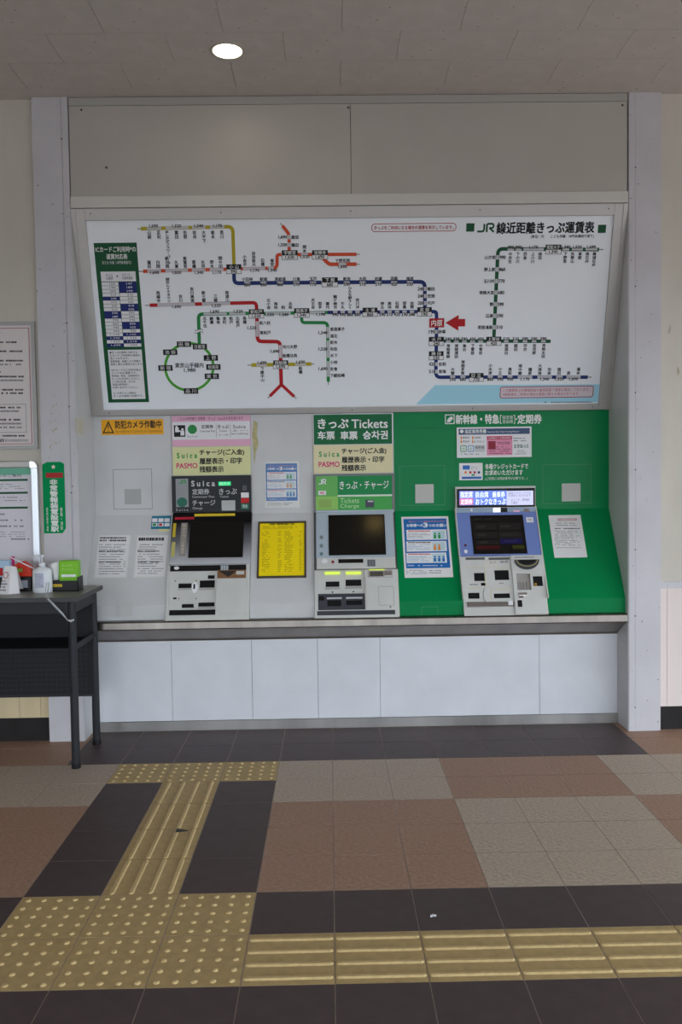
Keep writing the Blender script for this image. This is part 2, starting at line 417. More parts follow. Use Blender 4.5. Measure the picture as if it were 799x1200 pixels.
o = MB().box(Z0, -6.2, -7.2, -6.0, 2.2, 0, ZC).build('wall_far_left', m_cream); o['kind'] = 'structure'
o = MB().box(Z0, -6.2, -7.2, 6.2, -7.0, 2.72, ZC).build('trim_1', m_cream); o['kind'] = 'structure'  # unseen lintel behind the camera, its drop set to dim the upper walls
o = MB().box(Z0, 6.0, -7.2, 6.2, 2.2, 2.72, ZC).build('trim_2', m_cream); o['kind'] = 'structure'  # unseen lintel over the open right side, shaped the same way for the daylight

# ---------------------------------------------------------------- pillars
m_screw = mat('screw_head', (70, 64, 60), .5)
def pillar(nm, xa, xb, seam, ys):
    o = MB().box(Z0, xa, YF+.004, xb, 2.36, 0, ZC).build(nm, m_pillar); o['kind'] = 'structure'
    a, b = (xa, seam) if seam > (xa+xb)/2 else (seam, xb)
    MB().box(F_FRONT, a+.001, 0, b-.001, ZC, -.004, 0).build('pillar_face', m_pillar, o, bev=.0015)
    a, b = (seam, xb) if seam > (xa+xb)/2 else (xa, seam)
    MB().box(F_FRONT, a+.001, 0, b-.001, ZC, -.004, .003).build('edge_strip', m_pillar, o, bev=.0015)
    for z in ys:
        MB().prism(Frame((seam, YF, z)), [(.0045*math.cos(t*math.pi/4), .0045*math.sin(t*math.pi/4)) for t in range(8)], 0, .005).build('screw', m_screw, o)
    return o
pillar('trim_3', -1.738, XL, -1.560, (3.64, 2.55, 2.05, 1.53))
pillar('trim_4', XR, 2.037, XR+.040, (3.44, 2.73, 2.09, 1.62, 1.13, .72, .15))
# returns of the recess
for nm, x, sx in (('wall_recess_left', XL, -1), ('wall_recess_right', XR, 1)):
    fr = Frame((x, 0, 0), (0, -sx, 0), (0, 0, 1)) if sx < 0 else Frame((x, 0, 0), (0, -1, 0), (0, 0, 1))
    fr = Frame((x, 0, 0), (0, 1, 0), (0, 0, 1)) if sx < 0 else Frame((x, 0, 0), (0, -1, 0), (0, 0, 1))
    a, b = (YF+.003, 2.36) if sx < 0 else (-2.36, -YF-.003)
    o = MB().box(fr, a, 0, b, 3.3, -.003, 0.001).build(nm, m_side); o['kind'] = 'structure'
    for za, zb in ((.002, .545), (.548, 2.012), (2.015, 3.28)):
        MB().box(fr, a+.001, za, b-.001, zb, 0, .003).build('side_panel', m_side, o)

FRL = Frame((XL, 0, 0), (0, 1, 0), (0, 0, 1)); flat(FRL, (88, 491, 97, 508), .0034, 'adhesive_mark', mat('faint_patch', (204, 200, 184), .6), bpy.data.objects['wall_recess_left'])
# ---------------------------------------------------------------- recess back: header, ledge, panels, counter
wb = MB().box(Frame((0, 2.37, 0)), XL, 0, XR, ZC, -.1, 0).build('wall_back', m_joint); wb['kind'] = 'structure'
xj = .163
for a, b in ((XL+.006, xj-.0015), (xj+.0015, XR-.008)):
    MB().box(F_FRONT, a, 3.302, b, ZC-.052, -.03, -.004).build('header_panel', m_header, wb, bev=.001)
MB().box(F_FRONT, XL+.006, ZC-.05, XR-.006, ZC-.004, -.03, -.002).build('header_strip', mat('grey_strip', (178, 176, 170), .4), wb)
MB().box(F_FRONT, XL+.004, 3.232, XR-.004, 3.299, -.05, .006).build('ledge', m_ledge, wb, bev=.002)
for x, z in ((-1.44, 3.87-.06), (xj-.012, 3.87-.06), (1.80, 3.87-.06), (-1.3, 3.47)):
    MB().prism(Frame((x, YF, z)), [(.006*math.cos(t*math.pi/4), .006*math.sin(t*math.pi/4)) for t in range(8)], -.006, .002).build('screw', m_screw, wb)
# base panels and stainless kick plate
xs = [F_BASE.pix(x, 800)[0] for x in (201.5, 295.5, 372.5, 445.5, 632)]
xs = [XL+.003]+xs+[XR-.003]
for a, b in zip(xs[:-1], xs[1:]):
    MB().box(F_BASE, a+.0012, .062, b-.0012, .60, -.02, 0).build('base_panel', m_base, wb, bev=.001)
MB().box(F_BASE, XL+.003, 0.0, XR-.003, .06, -.02, .006).build('kick_plate', mat('kick_stainless', (182, 178, 174), .36, .85, noise=.4, nscale=1.6, stretch=(1.6, 1, .1)), wb)
# counter: top, rounded nose, return below
ct = empty('counter_shelf', (0, 2.0, .72), 'long stainless steel counter ledge running under the three ticket machines', 'counter')
prof = [(2.30, .733), (1.944, .733), (1.936, .730), (1.933, .724), (1.930, .686), (1.934, .680), (1.955, .676)]
def extr(prof, x0, x1):
    mb = MB(); n = len(prof); mb.add([(x0, a, b) for a, b in prof]+[(x1, a, b) for a, b in prof], [(i, n+i, n+i+1, i+1) for i in range(n-1)]); return mb
o = extr(prof, XL+.004, XR-.004).build('nosing', m_steel, ct)
extr([(1.955, .676), (2.112, .585), (2.115, .575)], XL+.004, XR-.004).build('apron', m_steeld, ct)
for a, b in zip(xs[1:-1], xs[2:]): pass

# background panels of the machine wall
def fullpanel(name, m, xpa, xpb, seam=0.0008, slope=True):
    ua = F_UP.pix(xpa, 545)[0] if xpa else XL+.003; ub = F_UP.pix(xpb, 545)[0] if xpb else XR-.003
    a, b = ua+seam, ub-seam
    o = MB().box(F_UP, a, ZB, b, ZT, -.02, 0).build(name, m, wb)
    if not slope: return a, b
    mb = MB()
    mb.quad(F_SL.p(a, 0), F_SL.p(b, 0), F_SL.p(b, SLEN), F_SL.p(a, SLEN))
    mb.quad((a, YS, ZS0), (b, YS, ZS0), (b, YS, ZS1), (a, YS, ZS1))
    mb.build(name, m, wb); return a, b
fullpanel('grey_panel', m_greyp, None, 201.3); fullpanel('grey_panel', m_greyp, 201.3, 294.5, slope=False)
fullpanel('grey_panel', m_greyp, 294.5, 367); fullpanel('grey_panel', m_greyp, 367, 461.5, slope=False)
fullpanel('green_panel', m_green, 461.5, 533.8, 0.0004); fullpanel('green_panel', m_green, 533.8, 626, .0004, slope=False); fullpanel('green_panel', m_green, 626, None, .0004)
mb = MB(); outline(mb, F_UP, (133, 550, 178, 596.5), .7, .0012); mb.build('hatch_outline', m_line, wb)
flat(F_UP, (146, 573, 165.5, 591), .0012, 'hatch_patch', mat('grey_patch', (176, 176, 174), .6), wb)
flat(F_SL, (139, 706, 155, 722), .0012, 'hatch_patch', mat('grey_patch2', (202, 202, 200), .6), wb)
for px in ((468.5, 546, 521, 592), (636, 544.5, 692.5, 590)):
    mb = MB(); outline(mb, F_UP, px, .6, .0012); mb.build('hatch_outline', m_linel, wb)
MB().box(F_UP, *F_UP.r(470, 501.6, 521, 502.4), 0, .001).build('panel_line', mat('deep_green', (8, 96, 56), .4), wb)
mb = MB(); outline(mb, F_LOW, (494, 711, 513, 722), .5, .0012); mb.build('hatch_outline', m_linel, wb)
m_stain = mat('adhesive_residue', (196, 188, 140), .7, noise=.2, nscale=40)
mb = MB(); u0, v0, u1, v1 = F_UP.r(295.5, 492, 303, 545)
mb.poly(F_UP, [(u0+.01, v0), (u0+.025, v0+.09), (u1, v0+.13), (u1-.01, v0+.2), (u1-.004, v1-.02), (u0+.012, v1), (u0, v1-.1), (u0+.006, v0+.1)], .001); mb.build('adhesive_mark', m_stain, wb)

# grey square covers on the green panels
for px, lb in (((486.5, 567.5, 508, 589.5), 'square grey cover plate on the green panel left of the reserved-seat machine'), ((658, 566.5, 680, 587.5), 'square grey cover plate on the green panel right of the reserved-seat machine')):
    tag(pbox(F_UP, px, .0005, .004, 'cover_plate', mat('light_grey_plate', (196, 196, 190), .5), None, bev=.001), lb, 'plate', 'grey cover plates on the green panels')

# ---------------------------------------------------------------- fare board
bd = empty('fare_board', F_BD.p(BW/2, 0, 0), 'wide white railway fare map board in an aluminium frame above the machines', 'sign')
F_BD.H = None
u0, v0, u1, v1 = .084, .038, BW-.082, BL-.069      # printed face inside the frame
fa = MB(); fa.box(F_BD, .004, 0, u0, BL, -.03, .014); fa.build('frame_side', m_alu, bd, bev=.003)
MB().box(F_BD, u1, 0, BW-.004, BL, -.03, .014).build('frame_side', m_alu, bd, bev=.003)
MB().box(F_BD, u0, 0, u1, v0, -.03, .014).build('frame_rail', m_alu, bd, bev=.003)
MB().box(F_BD, u0, v1, u1, BL, -.03, .014).build('frame_rail', m_alu, bd, bev=.003)
MB().box(F_BD, .004, 0, .03, BL, .014, .019).build('frame_lip', m_alu, bd, bev=.001)
MB().box(F_BD, BW-.03, 0, BW-.004, BL, .014, .019).build('frame_lip', m_alu, bd, bev=.001)
face = MB().box(F_BD, u0, v0, u1, v1, -.02, 0).build('board_face', mat('board_white', (246, 250, 255), .35, noise=.015), bd)
for k in range(5):
    uu = .12+k*(BW-.24)/4
    for vv in (BL-.03, .02): MB().prism(Frame(F_BD.p(uu, vv, 0), F_BD.U, F_BD.V), [(.004*math.cos(t*math.pi/4), .004*math.sin(t*math.pi/4)) for t in range(8)], .014, .016).build('screw', m_screw, bd)
F_BD.homog([(100.6, 257.7), (720.6, 253), (699.8, 473.3), (123.5, 478.8)], [(u0, v1), (u1, v1), (u1, v0), (u0, v0)])
K = BW/640.0      # about one photo pixel on the board, in metres
bgrey = mat('line_grey', (204, 204, 210), .5)
C_Y = mat('line_yellow', (182, 166, 22), .5); C_O = mat('line_orange', (218, 80, 44), .5); C_R = mat('line_red', (186, 22, 30), .5)
C_G = mat('line_green', (30, 138, 70), .5); C_B = mat('line_blue', (24, 48, 112), .5); C_D = mat('line_deep_green', (16, 84, 52), .5); C_L = mat('line_loop_green', (76, 168, 52), .5)
LN = {}
def line(m, pts, wpx=4.0, rad=6, n=.0008, mb=None):
    P = [F_BD.pix(*p) for p in pts]; mb = MB() if mb is None else mb
    ribbon(mb, F_BD, path_round(P, rad*K) if len(P) > 2 else P, wpx*K, n)
    if mb is not SP and mb is not TIP: mb.build('route_line', m, bd)
SP = MB(); TIP = MB()
def span(x0, y0, x1, y1, w_=3.0): line(bgrey, [(x0, y0), (x1, y1)], w_+.5, n=.0014, mb=SP)
def arrow_tip(m, x, y, dx, dy=0): line(m, [(x, y), (x+dx, y+dy)], 1.0, n=.0006, mb=TIP)

def station(x0, y0, x1, y1, nm, fare):
    ym = y0+(y1-y0)*.52
    sb = prect(MB(), F_BD, (x0, y0, x1, ym), .0020).build('station_box', m_txt, bd); prect(MB(), F_BD, (x0, ym, x1, y1), .0020).build('fare_box', m_white, sb)
    outline(MB(), F_BD, (x0, ym, x1, y1), .5, .0022).build('box_outline', m_txt, sb)
    k = len(nm); wd = min(4.6*k, x1-x0-3) if k > 2 else 11; cx = (x0+x1)/2
    sp = nm if k > 2 else nm[0]+'　'*0+' '+nm[1]
    text(bd, F_BD, sp, (cx-wd/2, y0+.7, cx+wd/2, ym-.5), m_wtxt, .0026, bold=.01, name='station_lettering')
    fare_t(fare, cx, (ym+y1)/2+.1, .0026)
def fare_t(s, x, y, n=.0026):
    wd = 2.35*len(s.replace(',', ''))+(.8 if ',' in s else 0); text(bd, F_BD, s, (x-wd/2, y-2, x+wd/2, y+1.9), m_txt, n, bold=.03, name='station_lettering')
def vname(s, x, y, up=True, h=4.4):
    L = h*len(s)
    if len(s) > 5: L = 3.6*len(s)
    a, b = (y-L, y) if up else (y, y+L)
    wd = 4.1
    text(bd, F_BD, s, (x-wd/2, a, x+wd/2, b), m_txt, .0010, vert=True, bold=.034, name='station_lettering')
def hname(s, x, y, al='c', h=4.2):
    wd = 4.2*len(s); x0 = {'c': x-wd/2, 'l': x, 'r': x-wd}[al]; text(bd, F_BD, s, (x0, y-h/2, x0+wd, y+h/2), m_txt, .0010, bold=.034, name='station_lettering')
# yellow line
line(C_Y, [(165, 267.2), (272.8, 265), (274.4, 311)], 3.9); arrow_tip(C_Y, 161, 267.3, 5)
for a, b in ((172, 189), (194, 221), (225, 241), (246, 263)): span(a, 267.1-(a-165)*.02, b, 267.1-(b-165)*.02, 2.6)
for s, x in (('1,690', 180), ('1,520', 207), ('1,340', 233), ('1,170', 255)): fare_t(s, x, 264.2)
for s, x in zip(('山前', '足利', 'あしかがフラワーパーク', '富田', '佐野', '岩舟', '大平下', '栃木', '思川'), (175, 186, 197, 207, 217, 228, 239, 249.5, 260)): vname(s, x, 269.5, False, 4.8)
# orange line, west half
line(C_O, [(168, 317.2), (266, 315)], 3.8); arrow_tip(C_O, 163, 317.3, 6)
for a, b in ((173, 189), (194, 220.5), (225, 241), (246, 262)): span(a, 317.2-(a-168)*.022, b, 317.2-(b-168)*.022, 2.8)
for s, x in (('1,690', 181.5), ('1,520', 207.5), ('1,340', 233.5), ('1,170', 254.5)): fare_t(s, x, 319)
for s, x in zip(('蓮田', '白岡', '新白岡', '久喜', '東鷲宮', '栗橋', '古河', '野木', '間々田'), (175, 185.5, 196, 207, 217, 227.5, 238, 248.5, 258.5)): vname(s, x, 313.6, True, 4.5)
station(265.5, 309.3, 283, 320.3, '小山', '990')
line(C_O, [(283, 314.6), (324.8, 313.9), (325, 298.2), (330, 298)], 3.8, 5); span(285, 314.6, 311, 314.2, 2.8); span(314, 314.1, 321, 314)
line(C_O, [(349, 298), (418, 298)], 3.8); arrow_tip(bgrey, 417, 298, 4.5); span(353, 298, 361, 298)
for s, x in zip(('小金井', '自治医大', '石橋', '雀宮'), (287, 297.5, 308, 319)): vname(s, x, 311.5, True, 4.3)
fare_t('1,170', 299, 316.8); fare_t('1,340', 319.5, 316.6); vname('岡本', 357, 296, True, 4.4); fare_t('1,520', 357.5, 300.8)
line(C_O, [(339, 294), (339, 274), (331, 264)], 3.8, 4); arrow_tip(bgrey, 331.5, 264.5, -3, -3.4)
span(339, 275, 339, 280); span(339, 284, 339, 289)
fare_t('1,690', 331.5, 277.6); fare_t('1,520', 331.5, 286.8); hname('鹿沼', 341.5, 277.6, 'l'); hname('鶴田', 341.5, 286.8, 'l')
line(C_O, [(378, 302), (386, 309.6), (418, 309.6)], 4.2, 3); arrow_tip(bgrey, 417, 309.6, 4.5); span(397, 309.6, 406, 309.6)
hname('下野花岡', 401.5, 305.3); fare_t('1,690', 401.5, 312.7)
station(330.5, 293, 349, 304, '宇都宮', '1,520'); station(366, 293, 384.3, 303.6, '宝積寺', '1,690')
# blue line, upper
line(C_B, [(274.4, 320), (274.6, 331.6), (300, 331.3), (377, 330.9)], 4.4, 6); line(C_B, [(396, 330.8), (498, 330.4), (498, 362)], 4.4, 6)
for s, f, x in (('小田林', '860', 290), ('結城', '860', 309), ('東結城', '860', 328.5), ('川島', '770', 347.5), ('玉戸', '770', 367), ('新治', '590', 406.5), ('大和', '510', 425), ('岩瀬', '510', 443.5), ('羽黒', '420', 462), ('福原', '330', 480.5)):
    hname(s, x, 326.7); span(x-3.6, 331.4, x+3.6, 331.4); fare_t(f, x, 333.2)
for s, f, y in (('稲田', '240', 338.8), ('笠間', '240', 347.2), ('宍戸', '200', 355.4)):
    hname(s, 501, y, 'l'); fare_t(f, 493.4, y); span(498, y-2.4, 498, y+2.4)
station(377.5, 325, 396, 336, '下館', '680')
# red line
line(C_R, [(176, 357), (271, 354.8), (300.5, 354.3), (301, 363)], 4.0, 5); arrow_tip(C_R, 170.5, 357.1, 6)
span(185, 356.8, 229, 355.8); span(237, 355.6, 270, 354.9); fare_t('1,690', 207.5, 359); fare_t('1,520', 254, 357.8)
for s, x in zip(('南越谷', '越谷レイクタウン', '吉川', '吉川美南', '新三郷', '三郷', '南流山'), (186, 197.5, 212, 225.5, 239, 253, 266.5)): vname(s, x, 353.6, True, 4.4)
line(C_R, [(301.4, 372), (302.2, 399.6), (328.4, 400), (329.2, 424)], 4.4, 5); line(C_R, [(329.2, 430), (330, 451)], 4.4)
line(C_R, [(330, 450), (316.5, 463.5)], 3.8); line(C_R, [(330, 450), (345, 464)], 3.8); arrow_tip(m_txtg, 317, 463, -3, 3); arrow_tip(m_txtg, 344.5, 463.4, 3, 3)
span(301.6, 376, 302, 394); span(328.6, 404, 328.9, 419); fare_t('1,520', 295.5, 384); fare_t('1,690', 322.6, 411.4)
hname('新八柱', 304.4, 378, 'l'); hname('東松戸', 304.8, 389.4, 'l'); hname('市川大野', 331.5, 406, 'l'); hname('船橋法典', 331.5, 416.3, 'l')
line(C_Y, [(295, 427.2), (365, 426.2)], 4.2); arrow_tip(C_Y, 290.5, 427.3, 5); arrow_tip(C_Y, 364, 426.2, 4.5)
span(301, 427, 313, 427, 2.4); span(346, 426.6, 359, 426.4, 2.4)
fare_t('1,690', 307.5, 424.8); fare_t('1,690', 352.5, 424); vname('下総中山', 307.8, 429.6, False, 4.2); vname('船橋', 352.3, 429, False, 4.2)
station(320.5, 421.8, 338, 431.6, '西船橋', '1,690')
# green line and loop
line(C_G, [(234.2, 403), (233, 367.6), (292, 366.8)], 4.0, 5)
wm = MB(); prect(wm, F_BD, (228.5, 386, 238.5, 388.6), .0018); wm.build('line_break', MATS['board_white'], bd)
wv = MB()
for dy in (0, 3): ribbon(wv, F_BD, [F_BD.pix(228.5+k, 385.7+dy+1.2*math.sin(k*.7)) for k in range(11)], .7*K, .0022)
wv.build('line_break', m_txtg, bd)
span(239, 367.4, 266, 367.1, 2.4); span(269, 367.1, 288, 366.9, 2.4); fare_t('1,690', 252, 364.9); fare_t('1,520', 279.5, 364.6)
for s, x in zip(('北千住', '綾瀬', '亀有', '金町', '松戸', '北松戸', '馬橋'), (240.5, 248.3, 256, 263.6, 271.2, 279, 287)): vname(s, x, 370.6, False, 4.2)
cb = MB()
ribbon(cb, F_BD, [F_BD.pix(222.6+28*math.cos(t*math.pi/24), 429+27.4*math.sin(t*math.pi/24)) for t in range(48)], 3.2*K, .0008, True); cb.build('loop_line', C_L, bd)
for s, x0, y0 in (('田端', 208, 399.3), ('日暮里', 226.5, 402.2), ('池袋', 192, 408.6), ('上野', 239.4, 415.4), ('新宿', 186.5, 427), ('秋葉原', 242.4, 426), ('東京', 240.6, 436.8), ('品川', 216.4, 453.8)):
    prect(MB(), F_BD, (x0, y0, x0+16.6, y0+6.5), .0020).build('station_box', m_txt, bd); text(bd, F_BD, s if len(s) > 2 else s[0]+' '+s[1], (x0+2.2, y0+1, x0+14.4, y0+5.5), m_wtxt, .0026, name='station_lettering')
text(bd, F_BD, '東京山手線内', (206, 424.3, 239, 430), m_txt, .001, bold=.012); text(bd, F_BD, '1,980', (216.5, 430.8, 229.8, 435.4), m_txt, .001, bold=.015)
# middle of the main line
line(C_G, [(309.5, 367), (384, 366)], 3.8); span(311, 367, 341, 366.6, 2.4); span(363, 366.3, 381, 366.1, 2.4)
line(C_B, [(384, 366), (489, 365.4)], 4.0); line(C_B, [(505.5, 365.4), (511.4, 365.6), (511.6, 374)], 4.2, 5)
for s, x in zip(('北小金', '南柏', '柏', '北柏', '天王台', '取手', '藤代', '龍ケ崎市', '牛久', 'ひたち野うしく', '荒川沖', '神立', '高浜', '石岡', '羽鳥', '岩間'), (315, 323.5, 332, 340.5, 367, 375.2, 384, 393, 401.7, 410.3, 419, 448, 456.6, 465.3, 474, 482.8)): vname(s, x, 361.8, True, 4.0)
for s, x in (('1,520', 316), ('1,340', 333), ('1,170', 376), ('990', 393), ('990', 401.7), ('860', 410.3), ('860', 419), ('590', 448), ('510', 456.6), ('420', 465.3), ('330', 474), ('240', 482.8)): fare_t(s, x, 368.6)
for x in (393, 401.7, 410.3, 419, 448, 456.6, 465.3, 474, 482.8): span(x-2.6, 365.8, x+2.6, 365.8)
line(C_G, [(353.5, 371), (354, 377.8), (384, 378), (384.8, 447)], 3.8, 5); arrow_tip(bgrey, 384.8, 446, 0, 4.5)
span(384.2, 383, 384.3, 396, 2.6); span(384.4, 399, 384.5, 419, 2.6); span(384.6, 423, 384.7, 441, 2.6)
for s, y in zip(('東我孫子', '湖北', '新木', '布佐', '木下', '小林', '安食', '下総松崎'), (385.6, 393.6, 401, 408.8, 416.4, 424.2, 432, 439.6)): hname(s, 387, y, 'l')
for s, y in (('1,340', 390), ('1,520', 409), ('1,690', 432)): fare_t(s, 378.6, y)
station(292, 362, 309.5, 372.6, '新松戸', '1,520'); station(345, 361, 362.6, 371.8, '我孫子', '1,340'); station(425, 360.6, 442.4, 371, '土浦', '860'); station(489, 360.2, 506, 370.8, '友部', '190')
# here: red box and arrow
line(C_B, [(511.5, 384), (510.3, 442.2), (530, 442)], 4.2, 6); line(C_B, [(530, 442), (688, 442.6)], 4.2); arrow_tip(bgrey, 688, 442.6, 4.5)
prect(MB(), F_BD, (503, 373.3, 520.4, 384), .0022).build('here_box', C_R, bd)
text(bd, F_BD, '内原', (505.3, 375, 518.2, 382.3), m_wtxt, .0028, bold=.010)
MB().poly(F_BD, [F_BD.pix(*p) for p in ((522, 378.6), (537, 388), (537, 383), (545, 382.8), (545, 374), (537.4, 374.2), (537.4, 369.4))], .0012).build('red_arrow', C_R, bd)
for s, f, y in (('赤塚', '190', 389), ('佐和', '420', 426.8), ('東海', '510', 435.4)):
    hname(s, 513.6, y, 'l'); fare_t(f, 506, y); span(511, y-2.2, 511, y+2.2)
station(502.4, 395, 520, 405.2, '水戸', '240'); station(502.4, 411.8, 519.4, 421.8, '勝田', '330')
for s, f, x in (('大甕', '590', 530), ('常陸多賀', '680', 542), ('小木津', '860', 574), ('十王', '990', 585.5), ('高萩', '990', 597)): vname(s, x, 439.4, True, 4.2); fare_t(f, x, 444.6); span(x-3, 442.2, x+3, 442.2)
for s, x in zip(('南中郷', '磯原', '大津港', '勿来', '植田', '泉', '湯本'), (609, 620.4, 632, 643, 654.5, 665.6, 677)): vname(s, x, 439.8, True, 4.2)
for a, b, s in ((606, 623, '1,170'), (629, 646, '1,340'), (651, 658.5, '1,520'), (663, 679.5, '1,690')): span(a, 442.4, b, 442.4); fare_t(s, (a+b)/2, 444.9)
station(549.3, 437.4, 566, 447.2, '日立', '770')
# deep green branch
line(C_D, [(520, 399.8), (645, 400.6)], 4.0)
for s, f, x in (('常陸青柳', '240', 525), ('常陸津田', '330', 534.6), ('後台', '330', 544), ('下菅谷', '420', 553.6), ('中菅谷', '420', 563), ('南酒出', '510', 593), ('額田', '510', 604), ('河合', '590', 615), ('谷河原', '590', 625.6), ('常陸太田', '590', 636.5)):
    vname(s, x, 403.6, False, 4.1); span(x-2.8, 400, x+2.8, 400); fare_t(f, x, 397.8)
line(C_D, [(578.6, 395), (584.2, 292), (703, 293.2)], 4.2, 6); arrow_tip(m_txtg, 703, 293.2, 5)
for s, f, y in (('常陸鴻巣', '510', 384), ('瓜連', '590', 370.6), ('静', '590', 357), ('常陸大宮', '680', 343.4), ('玉川村', '770', 329.9), ('野上原', '860', 316.2), ('山方宿', '990', 302)):
    lx = 578.6+(395-y)*.0535; hname(s, lx-2.4, y, 'r'); fare_t(f, lx+6, y); span(lx+.1, y-2.6, lx-.1, y+2.6)
for s, x in zip(('中舟生', '下小川', '西金', '上小川', '袋田', '下野宮', '矢祭山', '東館', '南石井', '磐城石井'), (598.4, 607.3, 616, 625, 633.5, 663, 671.6, 680.4, 688.8, 697)): vname(s, x, 296.2, False, 4.2)
for a, b, s in ((595.5, 603, '990'), (605, 612, '990'), (614, 638, '1,170'), (660, 668, '1,340'), (671, 684, '1,520'), (687, 701, '1,690')): span(a, 292.6, b, 292.7, 2.4); fare_t(s, (a+b)/2, 290.4)
station(569.6, 395, 587, 405.3, '上菅谷', '420'); station(640, 287.2, 658.3, 298.4, '常陸大子', '1,340')
SP.build('fare_span', bgrey, bd); TIP.build('line_tip', mat('tip_grey', (120, 120, 124), .5), bd)
# title and notes
for px in ((547, 261.8, 556.6, 271.6), (702, 264, 711.4, 273.6)): prect(MB(), F_BD, px, .001).build('title_square', m_dgreen, bd)
jr_logo(bd, F_BD, (559, 261.4, 580.5, 272.6), m_dgreen, .001, .2)
text(bd, F_BD, '線近距離きっぷ運賃表', (583, 260.6, 697.5, 273.8), m_txt, .001, bold=.022, res=2)
text(bd, F_BD, '(単位：円　　こども半額　10円未満切り捨て)', (623, 275.6, 697, 279.8), m_txt, .001, bold=.015)
mat('note_red', (176, 52, 60), .5)
for px, w_, n_, r_ in (((436, 262, 535, 271), .8, .001, .018), ((585.5, 453.4, 694, 466), .9, .0024, .012)): outline(MB(), F_BD, px, w_, n_, r_).build('note_outline', MATS['note_red'], bd)
text(bd, F_BD, 'きっぷをご利用になる場合の運賃を表示しています。', (439, 264.3, 532, 268.9), MATS['note_red'], .001, bold=.012)
mb = MB(); mb.poly(F_BD, [F_BD.pix(*p) for p in ((487, 473.6), (699.6, 471.6), (701.6, 451), (509.4, 451.4))], .0008); mb.build('cyan_band', mat('cyan_print', (168, 222, 240), .5), bd)
prect(MB(), F_BD, (586.2, 454, 693.4, 465.4), .0014).build('note_ground', mat('pale_note', (222, 210, 218), .5), bd)
text(bd, F_BD, 'この運賃表は主要線経由の最短経路で運賃を掲出しております。', (588.5, 455.4, 690, 459.2), MATS['note_red'], .002)
text(bd, F_BD, '※新幹線をご利用の場合は運賃が異なる場合があります。', (588.5, 460.2, 678, 464), MATS['note_red'], .002)
greek(bd, F_BD, (637, 470.6, 693, 472.6), 1, m_txt, .0014, 5)
# green table of card fares
F = F_BD
gu0, gv1 = F.pix(110, 283.8); gu1, gv0 = F.pix(176, 469.8); gu0 = (gu0+F.pix(128.6, 471.2)[0])/2; gu1 = (gu1+F.pix(160, 282.6)[0])/2
MB().poly(F, [(gu0, gv0), (gu1, gv0), (gu1, gv1), (gu0, gv1)], .0008).build('table_ground', m_dgreen, bd)
GW, GH = gu1-gu0, gv1-gv0
class Sub:   # fractions of the green table, measured from its top left
    def __init__(s, fr, a, b, W, H): s.fr = fr; s.a = a; s.b = b; s.W = W; s.H = H
    def p(s, u, v, n=0): return s.fr.p(u, v, n)
    def r(s, x0, y0, x1, y1): return (s.a+x0*s.W, s.b-y1*s.H, s.a+x1*s.W, s.b-y0*s.H)
    def pix(s, x, y): return (s.a+x*s.W, s.b-y*s.H)
G = Sub(F, gu0, gv1, GW, GH)
text(bd, G, 'ICカードご利用時*の', (.03, .022, .97, .055), m_wtxt, .0014, bold=.01); text(bd, G, '運賃対応表', (.27, .066, .76, .098), m_wtxt, .0014, bold=.01)
text(bd, G, 'おとな 片道（10円未満含む）', (.16, .107, .84, .128), m_wtxt, .0014)
wt = MB(); bt = MB(); y0 = .172
prect(wt, G, (.10, .172, .92, .232), .0014)
text(bd, G, 'きっぷ\nの運賃', (.22, .184, .38, .222), m_txt, .002); text(bd, G, '▶', (.47, .192, .51, .208), m_txt, .002); text(bd, G, 'ICカード\n利用時運賃', (.60, .184, .84, .222), m_txt, .002)
rows = [('150', '147', 2), ('190', '189', 2), ('200', '199', 2), ('210', '210', 0), ('240', '242', 1), ('330', '330', 0), ('420', '418', 2), ('510', '506', 2), ('590', '594', 1), ('680', '682', 1), ('770', '770', 0), ('860', '858', 2), ('940', '935', 2), ('990', '990', 0), ('1,170', '1,166', 2), ('1,340', '1,342', 1), ('1,520', '1,518', 2), ('1,690', '1,694', 1)]
rh = (.640-.235)/18
for i, (a, b, c) in enumerate(rows):
    ya, yb = .235+rh*i, .235+rh*(i+1)
    prect(bt if c == 1 else wt, G, (.10, ya+(.0 if c == 1 else .001), .495, yb-(.0 if c == 1 else .001)), .0014); prect(bt if c == 2 else wt, G, (.505, ya+(.0 if c == 2 else .001), .92, yb-(.0 if c == 2 else .001)), .0014)
    text(bd, G, a, (.42-.045*len(a), ya+.005, .42, yb-.005), m_wtxt if c == 1 else m_txt, .002, name='station_lettering'); text(bd, G, b, (.82-.045*len(b), ya+.005, .82, yb-.005), m_wtxt if c == 2 else m_txt, .002, name='station_lettering')
prect(wt, G, (.10, .658, .92, .978), .0014); wt.build('table_cell', m_white, bd); bt.build('table_cell_blue', m_navy, bd)
for i, s in enumerate(('●きっぷの運賃に対応する', 'ICカードご利用時の運賃を', '表しております。', '乗車経路、乗継により実際の', '運賃と異なる場合があります。', '', '※ICカードはご利用可能な', '　エリア内の運賃です。', '新幹線、特急、定期券等は', 'きっぷをお求めください。', 'この他の区間、または', '詳細は駅係員に', 'お問い合わせください。', '', '※この表にない運賃は', '　きっぷの運賃と同額です。')):
    if s:
        ya = .668+i*.0188; text(bd, G, s, (.14, ya, .14+.056*len(s), ya+.014), m_txt, .002, bold=.004)

